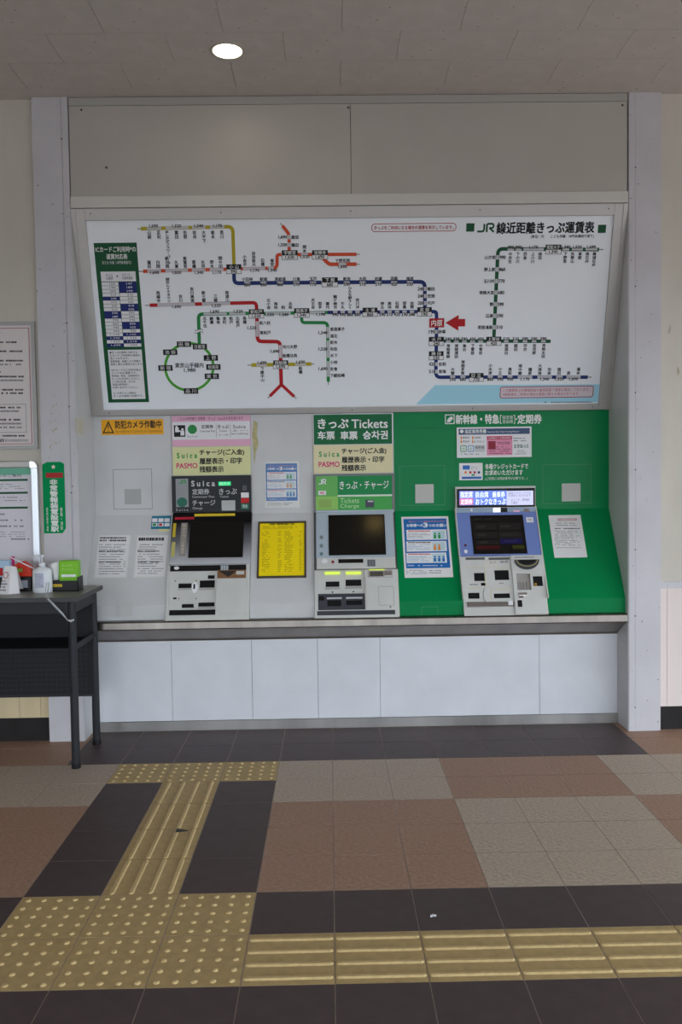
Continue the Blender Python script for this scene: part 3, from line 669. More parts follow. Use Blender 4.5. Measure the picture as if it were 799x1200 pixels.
# ---------------------------------------------------------------- signs above the machines
def sign(name, fr, px, m, label, cat='sign', n0=.0005, n1=.006, group=None, bev=.0008):
    o = pbox(fr, px, n0, n1, name, m, None, bev=bev); tag(o, label, cat, group); return o
s = sign('camera_warning_sticker', F_UP, (119, 491.5, 191.5, 509.5), mat('amber_sticker', (246, 176, 10), .4), 'amber warning sticker with black triangle reading 防犯カメラ作動中', 'sticker', n1=.002)
n = .0026
text(s, F_UP, '防犯カメラ作動中', (135, 493, 189, 501.8), m_txt, n, bold=.015, res=2); text(s, F_UP, 'Surveillance Camera In Operation', (135, 503.6, 189.5, 507.6), mat('brown_print', (150, 96, 20), .5), n)
mb = MB(); ribbon(mb, F_UP, [F_UP.pix(*p) for p in ((121.4, 507), (132.8, 507), (127, 494.5))], .005*1.5, n, True); mb.build('warning_triangle', m_txt, s)
text(s, F_UP, '！', (126.3, 498, 127.8, 505.5), m_txt, n)
m_pink = mat('pink_print', (236, 180, 206), .4); m_crm = mat('cream_print', (226, 226, 166), .4); m_crm2 = mat('beige_print', (232, 222, 178), .4)
m_sg = mat('logo_green', (30, 150, 70), .4); m_pk = mat('logo_pink', (222, 50, 120), .4)
s = sign('ticket_sign', F_UP, (201.8, 487, 293.6, 522.8), m_pink, 'pink and white sign for commuter passes and tickets above the black machine')
n = .0066
flat(F_UP, (202.4, 494, 293, 515), n, 'white_band', m_white, s); n += .0004
text(s, F_UP, 'こちらの券売機で 定期券・きっぷ・Suicaをお求め頂けます', (208, 488.6, 285, 492.4), mat('maroon_print', (110, 40, 60), .5), n)
pg = flat(F_UP, (204, 498.4, 217.3, 512), n, 'pictogram', m_txt, s)
mb = MB(); disc(mb, F_UP, (214, 503.4), 1.5, n+.0003, n+.0005); prect(mb, F_UP, (211.7, 505, 216.2, 510.4), n+.0004); prect(mb, F_UP, (205.4, 501, 209.6, 506.6), n+.0004); disc(mb, F_UP, (207, 500.2), 1.2, n+.0003, n+.0005); prect(mb, F_UP, (209.6, 504.4, 212, 506), n+.0004); mb.build('pictogram_figure', m_white, s)
mb = MB(); disc(mb, F_UP, (225.5, 503.2), 5.4, n, n+.0004, 24); mb.build('round_mark', m_sg, s)
mb = MB()
for a in range(-2, 3):
    for b in range(-2, 3):
        if abs(a)+abs(b) < 4: disc(mb, F_UP, (225.5+a*2, 503.2+b*2), .45, n+.0005, n+.0007, 6)
mb.build('round_mark_dots', m_dgreen, s)
text(s, F_UP, 'S u i c a', (220, 510, 231, 512.6), m_txt, n); text(s, F_UP, '定期券', (236, 498, 250, 502.2), m_txt, n, bold=.01); text(s, F_UP, 'Commuter Pass', (234.5, 504, 252, 506.4), m_txt, n)
text(s, F_UP, 'きっぷ', (255.2, 498, 268, 502.2), m_txt, n, bold=.01); text(s, F_UP, 'Tickets', (257, 504, 266, 506), m_txt, n); text(s, F_UP, '(お一人様)', (256, 508.6, 267.6, 511), m_txtg, n)
text(s, F_UP, 'Suica', (273, 498, 288, 502), m_txt, n); text(s, F_UP, '(ご購入・チャージ)', (271.6, 503.6, 290.4, 506), m_txt, n); text(s, F_UP, 'New Card/Charge', (271.2, 507.2, 291, 509.8), m_txt, n)
mb = MB(); prect(mb, F_UP, (253.3, 497, 253.7, 512), n); prect(mb, F_UP, (269.8, 497, 270.2, 512), n); mb.build('divider_line', m_txtg, s)
def charge_sign(x0, y0, x1, y1, m, lab, tx, dy=0):
    s = sign('charge_sign', F_UP, (x0, y0, x1, y1), m, lab); n = .0068
    text(s, F_UP, 'S u i c a', (tx-26.5, 530.8+dy, tx-3, 536.8+dy), m_sg, n, bold=.015); text(s, F_UP, 'PASMO', (tx-27, 542.8+dy, tx-2.6, 548.8+dy), m_pk, n, bold=.012)
    text(s, F_UP, 'チャージ(ご入金)', (tx, 526.6+dy, tx+52, 534+dy), m_txt, n, bold=.018, res=2); text(s, F_UP, '履歴表示・印字', (tx, 536.6+dy, tx+49.6, 543.6+dy), m_txt, n, bold=.018); text(s, F_UP, '残額表示', (tx, 546.3+dy, tx+28, 553.4+dy), m_txt, n, bold=.018)
charge_sign(202.6, 523.4, 293.6, 557, m_crm, 'pale yellow charge sign above the black machine, under the pink sign', 234)
charge_sign(367.4, 521.4, 460, 554.6, m_crm2, 'cream charge sign above the middle machine, under the green Tickets sign', 400.4, -1.6)
s = sign('ticket_sign', F_UP, (366.6, 484.6, 460.2, 521.2), m_white, 'green sign reading Tickets in four languages above the middle machine')
n = .0066; flat(F_UP, (367.6, 485.6, 459.2, 520.6), n, 'green_ground', mat('sign_green', (8, 104, 58), .3, spec=.14), s); n += .0005
text(s, F_UP, 'きっぷ', (372.6, 491, 408, 502), m_wtxt, n, bold=.015, res=2); text(s, F_UP, 'Tickets', (412, 491.6, 454, 501.6), m_wtxt, n, bold=.008, res=2)
text(s, F_UP, '车票', (372.4, 505.6, 392, 515), m_wtxt, n, bold=.015); text(s, F_UP, '車票', (399, 505.6, 418.6, 515), m_wtxt, n, bold=.015); text(s, F_UP, '승차권', (425.4, 505, 454, 514.6), m_wtxt, n, bold=.015)
# lettering applied straight on the green panel
s = empty('wall_lettering', F_UP.p(F_UP.pix(578, 491)[0], F_UP.pix(578, 491)[1]), 'white lettering 新幹線・特急・定期券 across the top of the green panel', 'lettering')
n = .0012; mb = MB(); outline(mb, F_UP, (521.8, 486.2, 532, 496.4), 1, n); mb.build('icon_outline', m_wtxt, s)
mb = MB(); mb.poly(F_UP, [F_UP.pix(*p) for p in ((523.6, 494.8), (527, 494.8), (530.6, 491), (530.4, 488.6), (528.6, 488), (526, 489.4), (524, 492))], n); mb.build('train_icon', m_wtxt, s)
text(s, F_UP, '新幹線・特急', (534, 485.8, 584.6, 496.6), m_wtxt, n, bold=.02, res=2); text(s, F_UP, '[', (585.8, 486.4, 587.6, 496.6), m_wtxt, n); text(s, F_UP, '指定席\n自由席', (588.4, 486.8, 601, 496.2), m_wtxt, n); text(s, F_UP, ']', (601.8, 486.4, 603.4, 496.6), m_wtxt, n)
text(s, F_UP, '・', (604.2, 490, 606, 492), m_wtxt, n); text(s, F_UP, '定期券', (606.4, 485.8, 634.4, 496.4), m_wtxt, n, bold=.02, res=2)
text(s, F_UP, '各種クレジットカードで', (568.4, 543.4, 618.6, 549.6), m_wtxt, n, bold=.01); text(s, F_UP, 'お求めいただけます', (568.4, 550.6, 612.4, 556.8), m_wtxt, n, bold=.01); text(s, F_UP, '(ご利用には暗証番号が必要です。)', (568.4, 558.8, 617.6, 562.8), m_wtxt, n)
s = sign('reserved_seat_sign', F_UP, (535, 500.4, 622.6, 536), m_white, 'white information sign headed 指定席券売機 on the green panel')
n = .0066; flat(F_UP, (537.2, 502.2, 620.4, 509), n, 'header_band', mat('slate_blue_print', (62, 84, 120), .4), s)
mb = MB(); disc(mb, F_UP, (540.8, 505.6), 2.2, n+.0003, n+.0006); mb.build('round_icon', m_wtxt, s)
text(s, F_UP, '指定席券売機', (544.4, 503.2, 569.4, 508), m_wtxt, n+.0005, bold=.01); text(s, F_UP, 'Reserved Seat Ticket Vending Machine', (571, 505, 608, 507.4), m_wtxt, n+.0005)
m_or = mat('orange_print', (236, 140, 50), .5)
mb = MB()
for x in (539.4, 552.8):
    for y in (511.4, 516): prect(mb, F_UP, (x, y, x+1.6, y+3.4), n)
mb.build('list_mark', m_or, s)
for t, x, y in (('乗車券', 541.8, 511.4), ('特急券', 541.8, 516), ('定期券', 555.2, 511.4), ('おトクなきっぷ', 555.2, 516)): text(s, F_UP, t, (x, y+.2, x+(8 if len(t) < 4 else 12), y+2.8), m_txt, n)
for x, m in ((539.6, m_sg), (548.2, mat('sky_print', (90, 150, 200), .5))):
    mb = MB(); outline(mb, F_UP, (x, 522.4, x+6.4, 529.2), .9, n, .004); mb.build('icon_frame', m, s)
    mb = MB(); disc(mb, F_UP, (x+3.2, 526), 1.9, n, n+.0003, 12); mb.build('icon', mat('icon_pale', (196, 214, 200), .5), s)
flat(F_UP, (555.8, 521.6, 568, 529.6), n, 'grey_block', mat('pale_grey_print', (206, 208, 210), .5), s); text(s, F_UP, '新幹線', (556.6, 522.4, 567, 526), m_txt, n+.0005)
greek(s, F_UP, (539.6, 531.2, 568, 533.2), 1, m_txtg, n, 4)
flat(F_UP, (570, 510.8, 600, 533.4), n, 'pink_block', mat('rose_print', (232, 150, 180), .5), s); flat(F_UP, (570.6, 511.6, 599.2, 515), n+.0004, 'red_band', mat('crimson_print', (190, 50, 80), .5), s)
text(s, F_UP, '空席案内つき乗換検索', (571.6, 512.2, 598, 514.4), m_wtxt, n+.0008); flat(F_UP, (571.8, 517, 580.4, 526.6), n+.0004, 'dark_red_square', mat('dark_red_print', (150, 40, 56), .5), s)
text(s, F_UP, '学割証明書', (582, 517.6, 597, 520.8), MATS['maroon_print'], n+.0006); greek(s, F_UP, (573, 522.6, 598.6, 532.6), 4, MATS['maroon_print'], n+.0006, 9, .7, .3)
greek(s, F_UP, (601.4, 512.2, 619, 518), 2, m_txtg, n, 12, .8, .35); text(s, F_UP, 'えきねっと', (602, 520.6, 619, 525), mat('deep_teal', (16, 100, 70), .5), n, bold=.02); greek(s, F_UP, (603, 527, 617, 533), 3, m_txtg, n, 13, .8, .3)
s = sign('card_sticker', F_UP, (538, 542.6, 565.4, 562.6), m_white, 'small white sticker of accepted card marks on the green panel', 'sticker', n1=.002)
n = .0026; flat(F_UP, (542, 545.4, 550.2, 550.2), n, 'blue_mark', mat('card_blue', (40, 110, 190), .5), s); flat(F_UP, (541, 558.6, 564, 561.2), n, 'blue_band', MATS['card_blue'], s)
for x, m in ((545.4, m_or), (551, m_red), (556, MATS['crimson_print']), (561, m_navy)):
    mb = MB(); disc(mb, F_UP, (x, 553.6), 1.5, n, n+.0003, 10); mb.build('card_mark', m, s)
flat(F_UP, (552.4, 555.6, 556, 557.6), n, 'card_mark', m_sg, s); greek(s, F_UP, (552, 546.6, 562, 550), 2, m_txtg, n, 3, .7, .3)

# ---------------------------------------------------------------- notices and posters
def paper(name, fr, px, m, label, cat='notice', n0=.0006, n1=.0018): return tag(pbox(fr, px, n0, n1, name, m), label, cat)
m_lam = mat('laminated_paper', (226, 226, 222), .25)
for px, lb, seed in (((113, 627, 151, 677), 'white laminated notice nearest the left side wall on the grey slope', 21), ((158.5, 627, 195.5, 676.5), 'white laminated notice directly left of the black ticket machine', 22)):
    s = paper('notice_sheet', F_SL, px, m_lam, lb); x0, y0, x1, y1 = px; n = .0024
    prect(MB(), F_SL, (x0+1.5, y0+1.5, x1-1.5, y1-1.5), n-.0004).build('printed_sheet', m_offw, s)
    greek(s, F_SL, (x0+4, y0+2, x1-3, y0+8), 2 if seed == 21 else 1, m_txt, n, seed, .97, .6, 'heading', False)
    greek(s, F_SL, (x0+3, y0+10, x1-4, y1-3), 13, m_txtg, n, seed+5, .9, .3)
    greek(s, F_SL, (x0+3, y0+18, x1-5, y0+20), 1, m_txt, n+.0002, seed+7, .95, .55); greek(s, F_SL, (x0+3, y0+31, x1-6, y0+33), 1, m_txt, n+.0002, seed+8, .95, .55)
s = paper('ic_card_sticker', F_SL, (177.4, 604.6, 200, 620), mat('teal_sticker', (46, 128, 156), .4), 'small teal and white sticker beside the top of the black machine', 'sticker')
mb = MB(); [prect(mb, F_SL, (178.4+k*7.2, 607.6, 184.4+k*7.2, 612), .0023) for k in range(3)]; [prect(mb, F_SL, (178.4+k*7.2, 613.2, 184.4+k*7.2, 617), .0023) for k in range(3)]; mb.build('white_cell', m_white, s)
mb = MB(); prect(mb, F_SL, (186.4, 613.8, 190, 616.4), .0027); mb.build('red_mark', m_red, s)
mb = MB(); prect(mb, F_SL, (179, 613.8, 183, 616.4), .0027); mb.build('green_mark', m_sg, s)
prect(MB(), F_SL, (186, 620, 198, 623), .0012).build('yellow_tab', m_crm, s)
m_pblue = mat('poster_blue', (34, 110, 184), .35); m_ppale = mat('poster_pale', (196, 220, 226), .35)
def poster(fr, px, label, seed, sleeve):
    s = paper('manners_poster', fr, px, m_offw if not sleeve else m_lam, label, 'poster'); x0, y0, x1, y1 = px; W, H = x1-x0, y1-y0; n = .0024
    X = lambda a: x0+a*W; Y = lambda b: y0+b*H
    flat(fr, (X(.04), Y(.04), X(.95), Y(.85)), n, 'blue_ground', m_pblue, s)
    text(s, fr, '新型コロナウイルス感染症の拡大防止のために', (X(.12), Y(.075), X(.88), Y(.105)), mat('salmon_print', (238, 150, 120), .5), n+.0004)
    text(s, fr, 'お客様への', (X(.08), Y(.13), X(.42), Y(.18)), m_wtxt, n+.0004, bold=.015); text(s, fr, '3', (X(.43), Y(.115), X(.51), Y(.185)), m_wtxt, n+.0004, bold=.03); text(s, fr, 'つのお願い', (X(.53), Y(.13), X(.92), Y(.18)), m_wtxt, n+.0004, bold=.015)
    for k in range(3):
        a, b = .22+k*.19, .40+k*.19; c = flat(fr, (X(.075), Y(a+.005), X(.915), Y(b-.008)), n+.0004, 'white_panel', m_white, s)
        greek(s, fr, (X(.11), Y(a+.015), X(.58), Y(a+.04)), 1, m_red if k != 1 else m_txt, n+.0008, seed+k, .97, .7, 'heading', False); greek(s, fr, (X(.11), Y(a+.055), X(.57), Y(b-.03)), 4, MATS['sky_print'] if k else m_txtg, n+.0008, seed+k+4, .9, .28)
        flat(fr, (X(.62), Y(a+.02), X(.88), Y(b-.02)), n+.0008, 'picture_ground', m_ppale, s)
        mb = MB(); q = 2 if k < 2 else 3
        for j in range(q): disc(mb, fr, (X(.67+.09*j), Y((a+b)/2-.02)), .022*W, n+.001, n+.0012, 8); prect(mb, fr, (X(.645+.09*j), Y((a+b)/2), X(.695+.09*j), Y(b-.03)), n+.0011)
        mb.build('picture', (m_sg, m_or, MATS['card_blue'])[k], s)
    greek(s, fr, (X(.1), Y(.805), X(.9), Y(.825)), 1, m_wtxt, n+.0004, seed+9, .9, .5)
    greek(s, fr, (X(.07), Y(.88), X(.5), Y(.96)), 3, m_txtg, n, seed+10, .9, .3); greek(s, fr, (X(.55), Y(.88), X(.8), Y(.95)), 2, m_txtg, n, seed+11, .9, .4)
    return s
s = poster(F_UP, (310, 541, 350.4, 595), 'blue manners poster in a clear sleeve above the yellow fare list', 31, True)
m_slv = mat('clear_sleeve', (235, 240, 242), .2, alpha=.05)
pbox(F_UP, (309.4, 540.4, 351, 596), .0042, .0046, 'clear_sleeve', m_slv, s)
poster(F_SL, (472, 604.8, 528, 676.2), 'large white-edged blue manners poster on the green slope', 41, False)
s = empty('fare_list', F_SL.p(*F_SL.pix(330, 677)), 'yellow printed fare list in a brown frame between two machines', 'sign')
px = (301.8, 611.2, 358.8, 677); m_brn = mat('bronze_frame', (96, 84, 74), .4, .5)
a = F_SL.r(*px); t = .012
mb = MB(); mb.box(F_SL, a[0], a[1], a[2], a[1]+t, 0, .012); mb.box(F_SL, a[0], a[3]-t, a[2], a[3], 0, .012); mb.box(F_SL, a[0], a[1]+t, a[0]+t, a[3]-t, 0, .012); mb.box(F_SL, a[2]-t, a[1]+t, a[2], a[3]-t, 0, .012); mb.build('frame', m_brn, s)
MB().box(F_SL, a[0]+t, a[1]+t, a[2]-t, a[3]-t, 0, .006).build('yellow_sheet', mat('yellow_sheet', (255, 226, 10), .5), s)
text(s, F_SL, '定期券・回数券発売額のご案内', (316, 613.6, 345, 616), m_txt, .0066, bold=.01); greek(s, F_SL, (308, 617, 352, 620.4), 2, mat('olive_print', (164, 132, 24), .5), .0066, 50, .9, .35)
for xa, xb, sd in ((307, 316, 51), (325.5, 330, 52), (333.5, 343.5, 53), (350.5, 353.6, 54)): greek(s, F_SL, (xa, 622.5, xb, 671), 24, MATS['olive_print'], .0066, sd, .8, .3)
s = paper('notice_sheet', F_SL, (646, 603.4, 684, 653.2), m_offw, 'white paper notice with a faint table, alone on the right of the green slope', 'notice')
n = .0024; flat(F_SL, (653, 607.6, 676, 610.6), n, 'heading_band', mat('pale_rose_print', (206, 170, 176), .5), s); text(s, F_SL, 'お知らせ', (657, 608, 672, 610.2), m_offw, n+.0004)
greek(s, F_SL, (651, 612, 679, 617), 2, m_txtg, n, 61, .8, .3); greek(s, F_SL, (650, 618.6, 679, 620.6), 1, m_txt, n, 62, .95, .5, 'heading', False); greek(s, F_SL, (650, 621.6, 679.6, 640), 10, m_txtg, n, 63, .75, .3); greek(s, F_SL, (651, 641, 681, 643), 1, m_txtg, n, 64, .95, .3, ragged=False)

# ---------------------------------------------------------------- ticket machines
def part(fr, px, n0, n1, name, m, par, bev=0.0): return pbox(fr, px, n0, n1, name, m, par, bev=bev)
m_body = mat('machine_ivory', (208, 208, 203), .38, noise=.05, nscale=8)
m_scr = mat('dark_screen', (14, 14, 13), .13, spec=.5)
# --- machine 1: black head, silver and black console
def bracket(fr, px, w_, n0, n1, name, m, par):
    a = fr.r(*px); mb = MB(); mb.box(fr, a[0], a[1], a[0]+w_, a[3], n0, n1); mb.box(fr, a[2]-w_, a[1], a[2], a[3], n0, n1); return mb.build(name, m, par)
def lower_frame(x, y):
    top = F_SL.p(0, F_SL.pix(x, y)[1], .032); O = Vector((0, 1.938, ZS0)); V = top-O
    f = Frame(O, (1, 0, 0), V); f.O = O-f.N*.03; return f
def M_at(x): u, v = F_LOW.pix(x, 722); return (u, YS-.02, ZS0)
t1 = empty('ticket_machine', M_at(244), 'black and silver ticket machine on the left, below the pink sign', 'ticket machine', 'ticket machines in the recess')
m_head = mat('head_black', (28, 30, 34), .35, spec=.2)
part(F_UP, (202.4, 557.4, 294.6, 600), .001, .03, 'sign_head', m_head, t1, .002)
n = .031
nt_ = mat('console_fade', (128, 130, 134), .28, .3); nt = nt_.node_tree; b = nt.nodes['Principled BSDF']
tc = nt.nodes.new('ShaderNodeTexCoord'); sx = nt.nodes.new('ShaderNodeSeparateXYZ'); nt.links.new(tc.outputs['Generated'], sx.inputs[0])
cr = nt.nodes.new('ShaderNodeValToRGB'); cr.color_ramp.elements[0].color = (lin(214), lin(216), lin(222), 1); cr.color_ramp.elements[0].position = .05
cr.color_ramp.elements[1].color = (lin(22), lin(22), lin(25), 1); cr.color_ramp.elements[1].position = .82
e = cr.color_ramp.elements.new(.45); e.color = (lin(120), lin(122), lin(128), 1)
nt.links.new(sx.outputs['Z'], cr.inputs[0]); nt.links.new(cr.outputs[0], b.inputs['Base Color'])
part(F_UP, (207, 561, 221.6, 594), .03, n, 'silver_strip', mat('silver_print', (150, 152, 154), .4), t1)
jr_logo(t1, F_UP, (209.4, 562, 219.2, 567), m_sg, n+.0005, .2)
mb = MB(); disc(mb, F_UP, (214.3, 588.4), 6.2, n, n+.0006, 20, 5.6); mb.build('round_mark', mat('teal_mark', (20, 110, 86), .4), t1)
mb = MB(); [disc(mb, F_UP, (214.3+a*2.1, 588.4+b_*2.1), .5, n+.0007, n+.0009, 6) for a in range(-2, 3) for b_ in range(-2, 3) if abs(a)+abs(b_) < 4]; mb.build('round_mark_dots', mat('teal_dark', (8, 60, 50), .4), t1)
m_sil = mat('silver_lettering', (196, 198, 200), .4)
text(t1, F_UP, 'S u i c a', (207.4, 595.6, 221.4, 598.6), m_sil, n); text(t1, F_UP, 'S u i c a', (225.2, 563.4, 252.4, 569.6), m_sil, n, bold=.02)
MB().box(F_UP, *F_UP.r(256.8, 564.4, 271, 569), .03, .0315).build('lit_sign', mat('lit_green', (30, 160, 90), .4, emit=(60, 235, 150), estr=.17), t1); text(t1, F_UP, '発売中', (258.4, 565, 269.6, 568.4), m_wtxt, .0322)
text(t1, F_UP, '定期券', (226.2, 572.8, 246, 579.4), m_sil, n, bold=.008); text(t1, F_UP, 'Commuter Pass', (226.2, 580.6, 252, 583.2), m_sil, n); text(t1, F_UP, 'きっぷ', (257.4, 572.4, 278, 579.2), m_sil, n, bold=.008); text(t1, F_UP, 'Ticket', (258, 580.6, 268.6, 583), m_sil, n)
text(t1, F_UP, 'チャージ', (226.4, 586, 253, 592.4), m_sil, n, bold=.008); text(t1, F_UP, 'Charge', (226.4, 594, 238, 597.2), m_sil, n)
part(F_UP, (260.4, 586.2, 276.2, 598.2), .03, .031, 'foil_sticker', mat('foil', (150, 150, 146), .4, .7, bump=.6, bscale=60), t1)
for px, m, nm in (((284.6, 568.6, 289.6, 575), mat('grey_tab', (84, 88, 94), .5), 'grey_tab'), ((283, 577, 292, 583), m_white, 'white_tab'), ((283, 583.4, 292.2, 589.2), m_red, 'red_tab'), ((283, 590, 292.2, 596.4), mat('tab_green', (30, 110, 80), .5), 'green_tab')): part(F_UP, px, .03, .031, nm, m, t1)
text(t1, F_UP, '現金', (284.4, 591, 290.6, 595), m_wtxt, .0316)
SLT = F_SL.pix(247, 601.5)[1]
# console
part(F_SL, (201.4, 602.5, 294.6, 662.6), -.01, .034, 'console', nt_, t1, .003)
n = .0345; sc = F_SL.r(223.4, 613.4, 285.4, 655.4)
mb = MB(); mb.box(F_SL, sc[0], sc[1], sc[2], sc[3], .034, .036); mb.build('screen', m_scr, t1)
mb = MB(); ribbon(mb, F_SL, [(sc[0], sc[1]), (sc[2], sc[1]), (sc[2], sc[3]), (sc[0], sc[3])], .006, .0368, True); mb.build('screen_bezel', m_blk, t1)
part(F_SL, (228.8, 604.8, 276, 607.6), .034, .036, 'yellow_strip', mat('yellow_lamp', (196, 170, 50), .4, emit=(200, 170, 40), estr=.05), t1)
part(F_SL, (206, 608.8, 228.4, 611.6), .034, .036, 'red_strip', mat('red_strip', (190, 40, 60), .4), t1)
bs = part(F_SL, (212.2, 615.4, 219.6, 654), .034, .035, 'side_label', mat('bronze_label', (150, 142, 134), .5), t1)
text(t1, F_SL, 'キャンペーン実施中', (213.8, 617, 217.8, 652), mat('label_print', (218, 206, 190), .5), .0356, vert=True)
part(F_SL, (203.6, 616, 207, 632), .034, .035, 'yellow_tab', mat('tab_yellow', (206, 180, 50), .5), t1); part(F_SL, (202, 638, 206, 655), .034, .035, 'yellow_tab', mat('tab_pale', (198, 190, 110), .5), t1)
# lower body
FM1 = lower_frame(247, 663)
bay = FM1.r(199, 671, 252.6, 716.4); body = FM1.r(197.6, 663, 291.6, 722)
top_v = body[3]; body = (F_UP.pix(201.3, 545)[0]+.001, .0, F_UP.pix(294.5, 545)[0]-.001, top_v)
H1 = [FM1.r(209.6, 684.6, 225, 690), FM1.r(234.4, 681, 252, 689.6), FM1.r(244, 675, 252, 679.2), FM1.r(213.6, 708.6, 228, 713), FM1.r(233, 706.8, 252.4, 711.6)]
nb = .030
holed(MB(), FM1, body, [bay], nb, -.05).build('lower_body', m_body, t1)
pk = .012
holed(MB(), FM1, bay, H1, nb-pk, nb-pk-.001).build('bay_plate', m_body, t1)
mb = MB(); c = [(bay[0], bay[1]), (bay[2], bay[1]), (bay[2], bay[3]), (bay[0], bay[3])]
for i in range(4): a, b_ = c[i], c[(i+1) % 4]; mb.quad(FM1.p(b_[0], b_[1], nb-pk), FM1.p(a[0], a[1], nb-pk), FM1.p(a[0], a[1], nb), FM1.p(b_[0], b_[1], nb))
mb.build('bay_rim', m_body, t1)
for h in H1: pocket(FM1, h, nb-pk, .015, 'slot', m_slot, t1)
part(FM1, (199.4, 716.2, 253, 722.2), nb-.002, nb+.006, 'tray', m_blk, t1, .002)
part(FM1, (200.6, 664, 289, 670.6), nb, nb+.003, 'black_band', m_blk, t1, .001)
mb = MB(); disc(mb, FM1, (208, 667.4), 3.0, nb+.003, nb+.005, 16, 2.0); mb.build('round_button', m_white, t1)
for px in ((209.4, 691, 225, 692), (234, 690.6, 252, 692), (233, 712.6, 252, 714)): part(FM1, px, nb-pk, nb-pk+.006, 'slot_lip', m_alu, t1)
mb = MB(); disc(mb, FM1, (228.8, 689.6), 3.6, nb-pk, nb-pk+.010, 20, 6.6); mb.build('coin_inlet', m_white, t1, bev=.001)
part(FM1, (227.4, 685.8, 229.4, 691.4), nb-pk+.010, nb-pk+.0106, 'coin_slot', m_slot, t1)
mb = MB(); disc(mb, FM1, (230, 709.6), 2.4, nb-pk, nb-pk+.008, 16, 5); mb.build('divider_post', m_body, t1)
for p in ((206, 681.8), (230.4, 681.4), (210.2, 702.4), (230.2, 702.2)):
    mb = MB(); disc(mb, FM1, p, .8, nb-pk, nb-pk+.001, 8); mb.build('lamp_dot', mat('brown_lamp', (110, 70, 50), .4), t1)
part(FM1, (203.4, 701, 207.4, 703.2), nb-pk, nb-pk+.001, 'black_label', m_blk, t1)
part(FM1, (254, 671, 290.2, 720), nb, nb+.006, 'cover', m_body, t1, .002)
part(FM1, (255.6, 669.8, 288.8, 679.4), nb+.003, nb+.010, 'coin_dish', mat('copper_rim', (150, 110, 76), .4, .5), t1, .001)
mb = MB(); u0_, v0_, u1_, v1_ = FM1.r(257, 670.8, 287.4, 678.2); mb.poly(FM1, [(u0_, v1_), (u0_+(u1_-u0_)*.38, v0_), (u1_-(u1_-u0_)*.3, v1_)], .0405); mb.build('dish_dark_plate', mat('dish_dark', (70, 66, 64), .3, .6), t1)  # dark triangular plate on the coin dish
part(FM1, (277.6, 671.2, 286.8, 675.2), nb+.010, nb+.011, 'dish_label', m_body, t1)
kp = part(FM1, (259, 664.2, 268.6, 670.2), nb+.003, nb+.006, 'keypad', mat('keypad_blue', (120, 134, 146), .5), t1)
mb = MB(); [prect(mb, FM1, (259.8+2.9*i, 664.8+1.8*j, 262+2.9*i, 666.2+1.8*j), nb+.0066) for i in range(3) for j in range(3)]; mb.build('key', m_sil, t1)

# --- machine 2: light machine with green head
t2 = empty('ticket_machine', M_at(416), 'light grey ticket machine with a green head in the middle', 'ticket machine', 'ticket machines in the recess')
m_gun = mat('gunmetal_trim', (104, 104, 104), .4, .4)
part(F_UP, (367.4, 555.4, 462.2, 600), .001, .026, 'sign_head', m_gun, t2, .002)
n = .0265
part(F_UP, (370.2, 558, 395.6, 581.6), .026, .028, 'logo_field', mat('leaf_green', (92, 176, 74), .3), t2); part(F_UP, (370.2, 581.6, 396, 597.4), .026, .028, 'lime_field', mat('lime_green', (140, 198, 86), .3), t2)
part(F_UP, (395.6, 557.4, 459, 579.6), .026, .028, 'name_field', mat('machine_green', (14, 138, 72), .3, spec=.15), t2); part(F_UP, (396, 581.6, 459, 597.4), .026, .028, 'english_field', mat('mid_green', (70, 168, 78), .3, spec=.15), t2)
part(F_UP, (395.6, 579.6, 459, 581.6), .026, .0285, 'white_line', mat('pale_line', (216, 232, 216), .3), t2)
n = .0288; jr_logo(t2, F_UP, (372.8, 561, 382.2, 567.6), m_wtxt, n, .17)
part(F_UP, (373, 575, 382, 580), .028, .0286, 'white_tag', m_white, t2); text(t2, F_UP, 'HC', (375, 576, 380, 579), m_red, .0291, bold=.02)
text(t2, F_UP, 'きっぷ・チャージ', (397.8, 563.6, 455, 573.2), m_wtxt, n, bold=.004, res=2); text(t2, F_UP, 'Tickets', (398.6, 583.6, 420.4, 589.4), mat('pale_green_lettering', (190, 230, 170), .4), n); text(t2, F_UP, 'Charge', (398.6, 590.4, 420.4, 596.4), MATS['pale_green_lettering'], n)
part(F_UP, (428, 585.4, 438, 594.4), .028, .029, 'card_reader_icon', mat('dark_plum', (70, 66, 84), .4), t2); part(F_UP, (430.6, 586.4, 437, 588.2), .029, .0295, 'card_reader_bar', m_sil, t2)  # dark square with a silver bar near its top
part(F_UP, (373.4, 585.4, 388.6, 595), .028, .0284, 'faded_sticker', mat('faded_olive', (146, 182, 92), .5), t2)
part(F_SL, (368.4, 602.4, 463.4, 669.2), -.01, .024, 'console_edge', m_gun, t2, .002)
part(F_SL, (370.4, 601.6, 461.4, 655.4), .02, .032, 'console', mat('pale_blue_grey', (178, 190, 200), .35), t2, .002)
part(F_UP, (370.4, 597.6, 461, 603.2), .026, .029, 'console_top', MATS['pale_blue_grey'], t2)
sc = F_SL.r(385.4, 606, 450.6, 652.4); MB().box(F_SL, *sc, .032, .034).build('screen', m_scr, t2)
mb = MB(); ribbon(mb, F_SL, [(sc[0], sc[1]), (sc[2], sc[1]), (sc[2], sc[3]), (sc[0], sc[3])], .005, .0348, True); mb.build('screen_bezel', m_blk, t2)
for y in (630, 640, 649.4):
    mb = MB(); prect(mb, F_SL, (374.6, y, 378.6, y+4.4), .0326); mb.build('side_icon', mat('icon_grey', (140, 150, 160), .5), t2)
    mb = MB(); prect(mb, F_SL, (375.4, y+1, 377.8, y+3.2), .033); mb.build('side_icon_print', m_txtg if y < 645 else mat('icon_teal', (60, 120, 120), .5), t2)
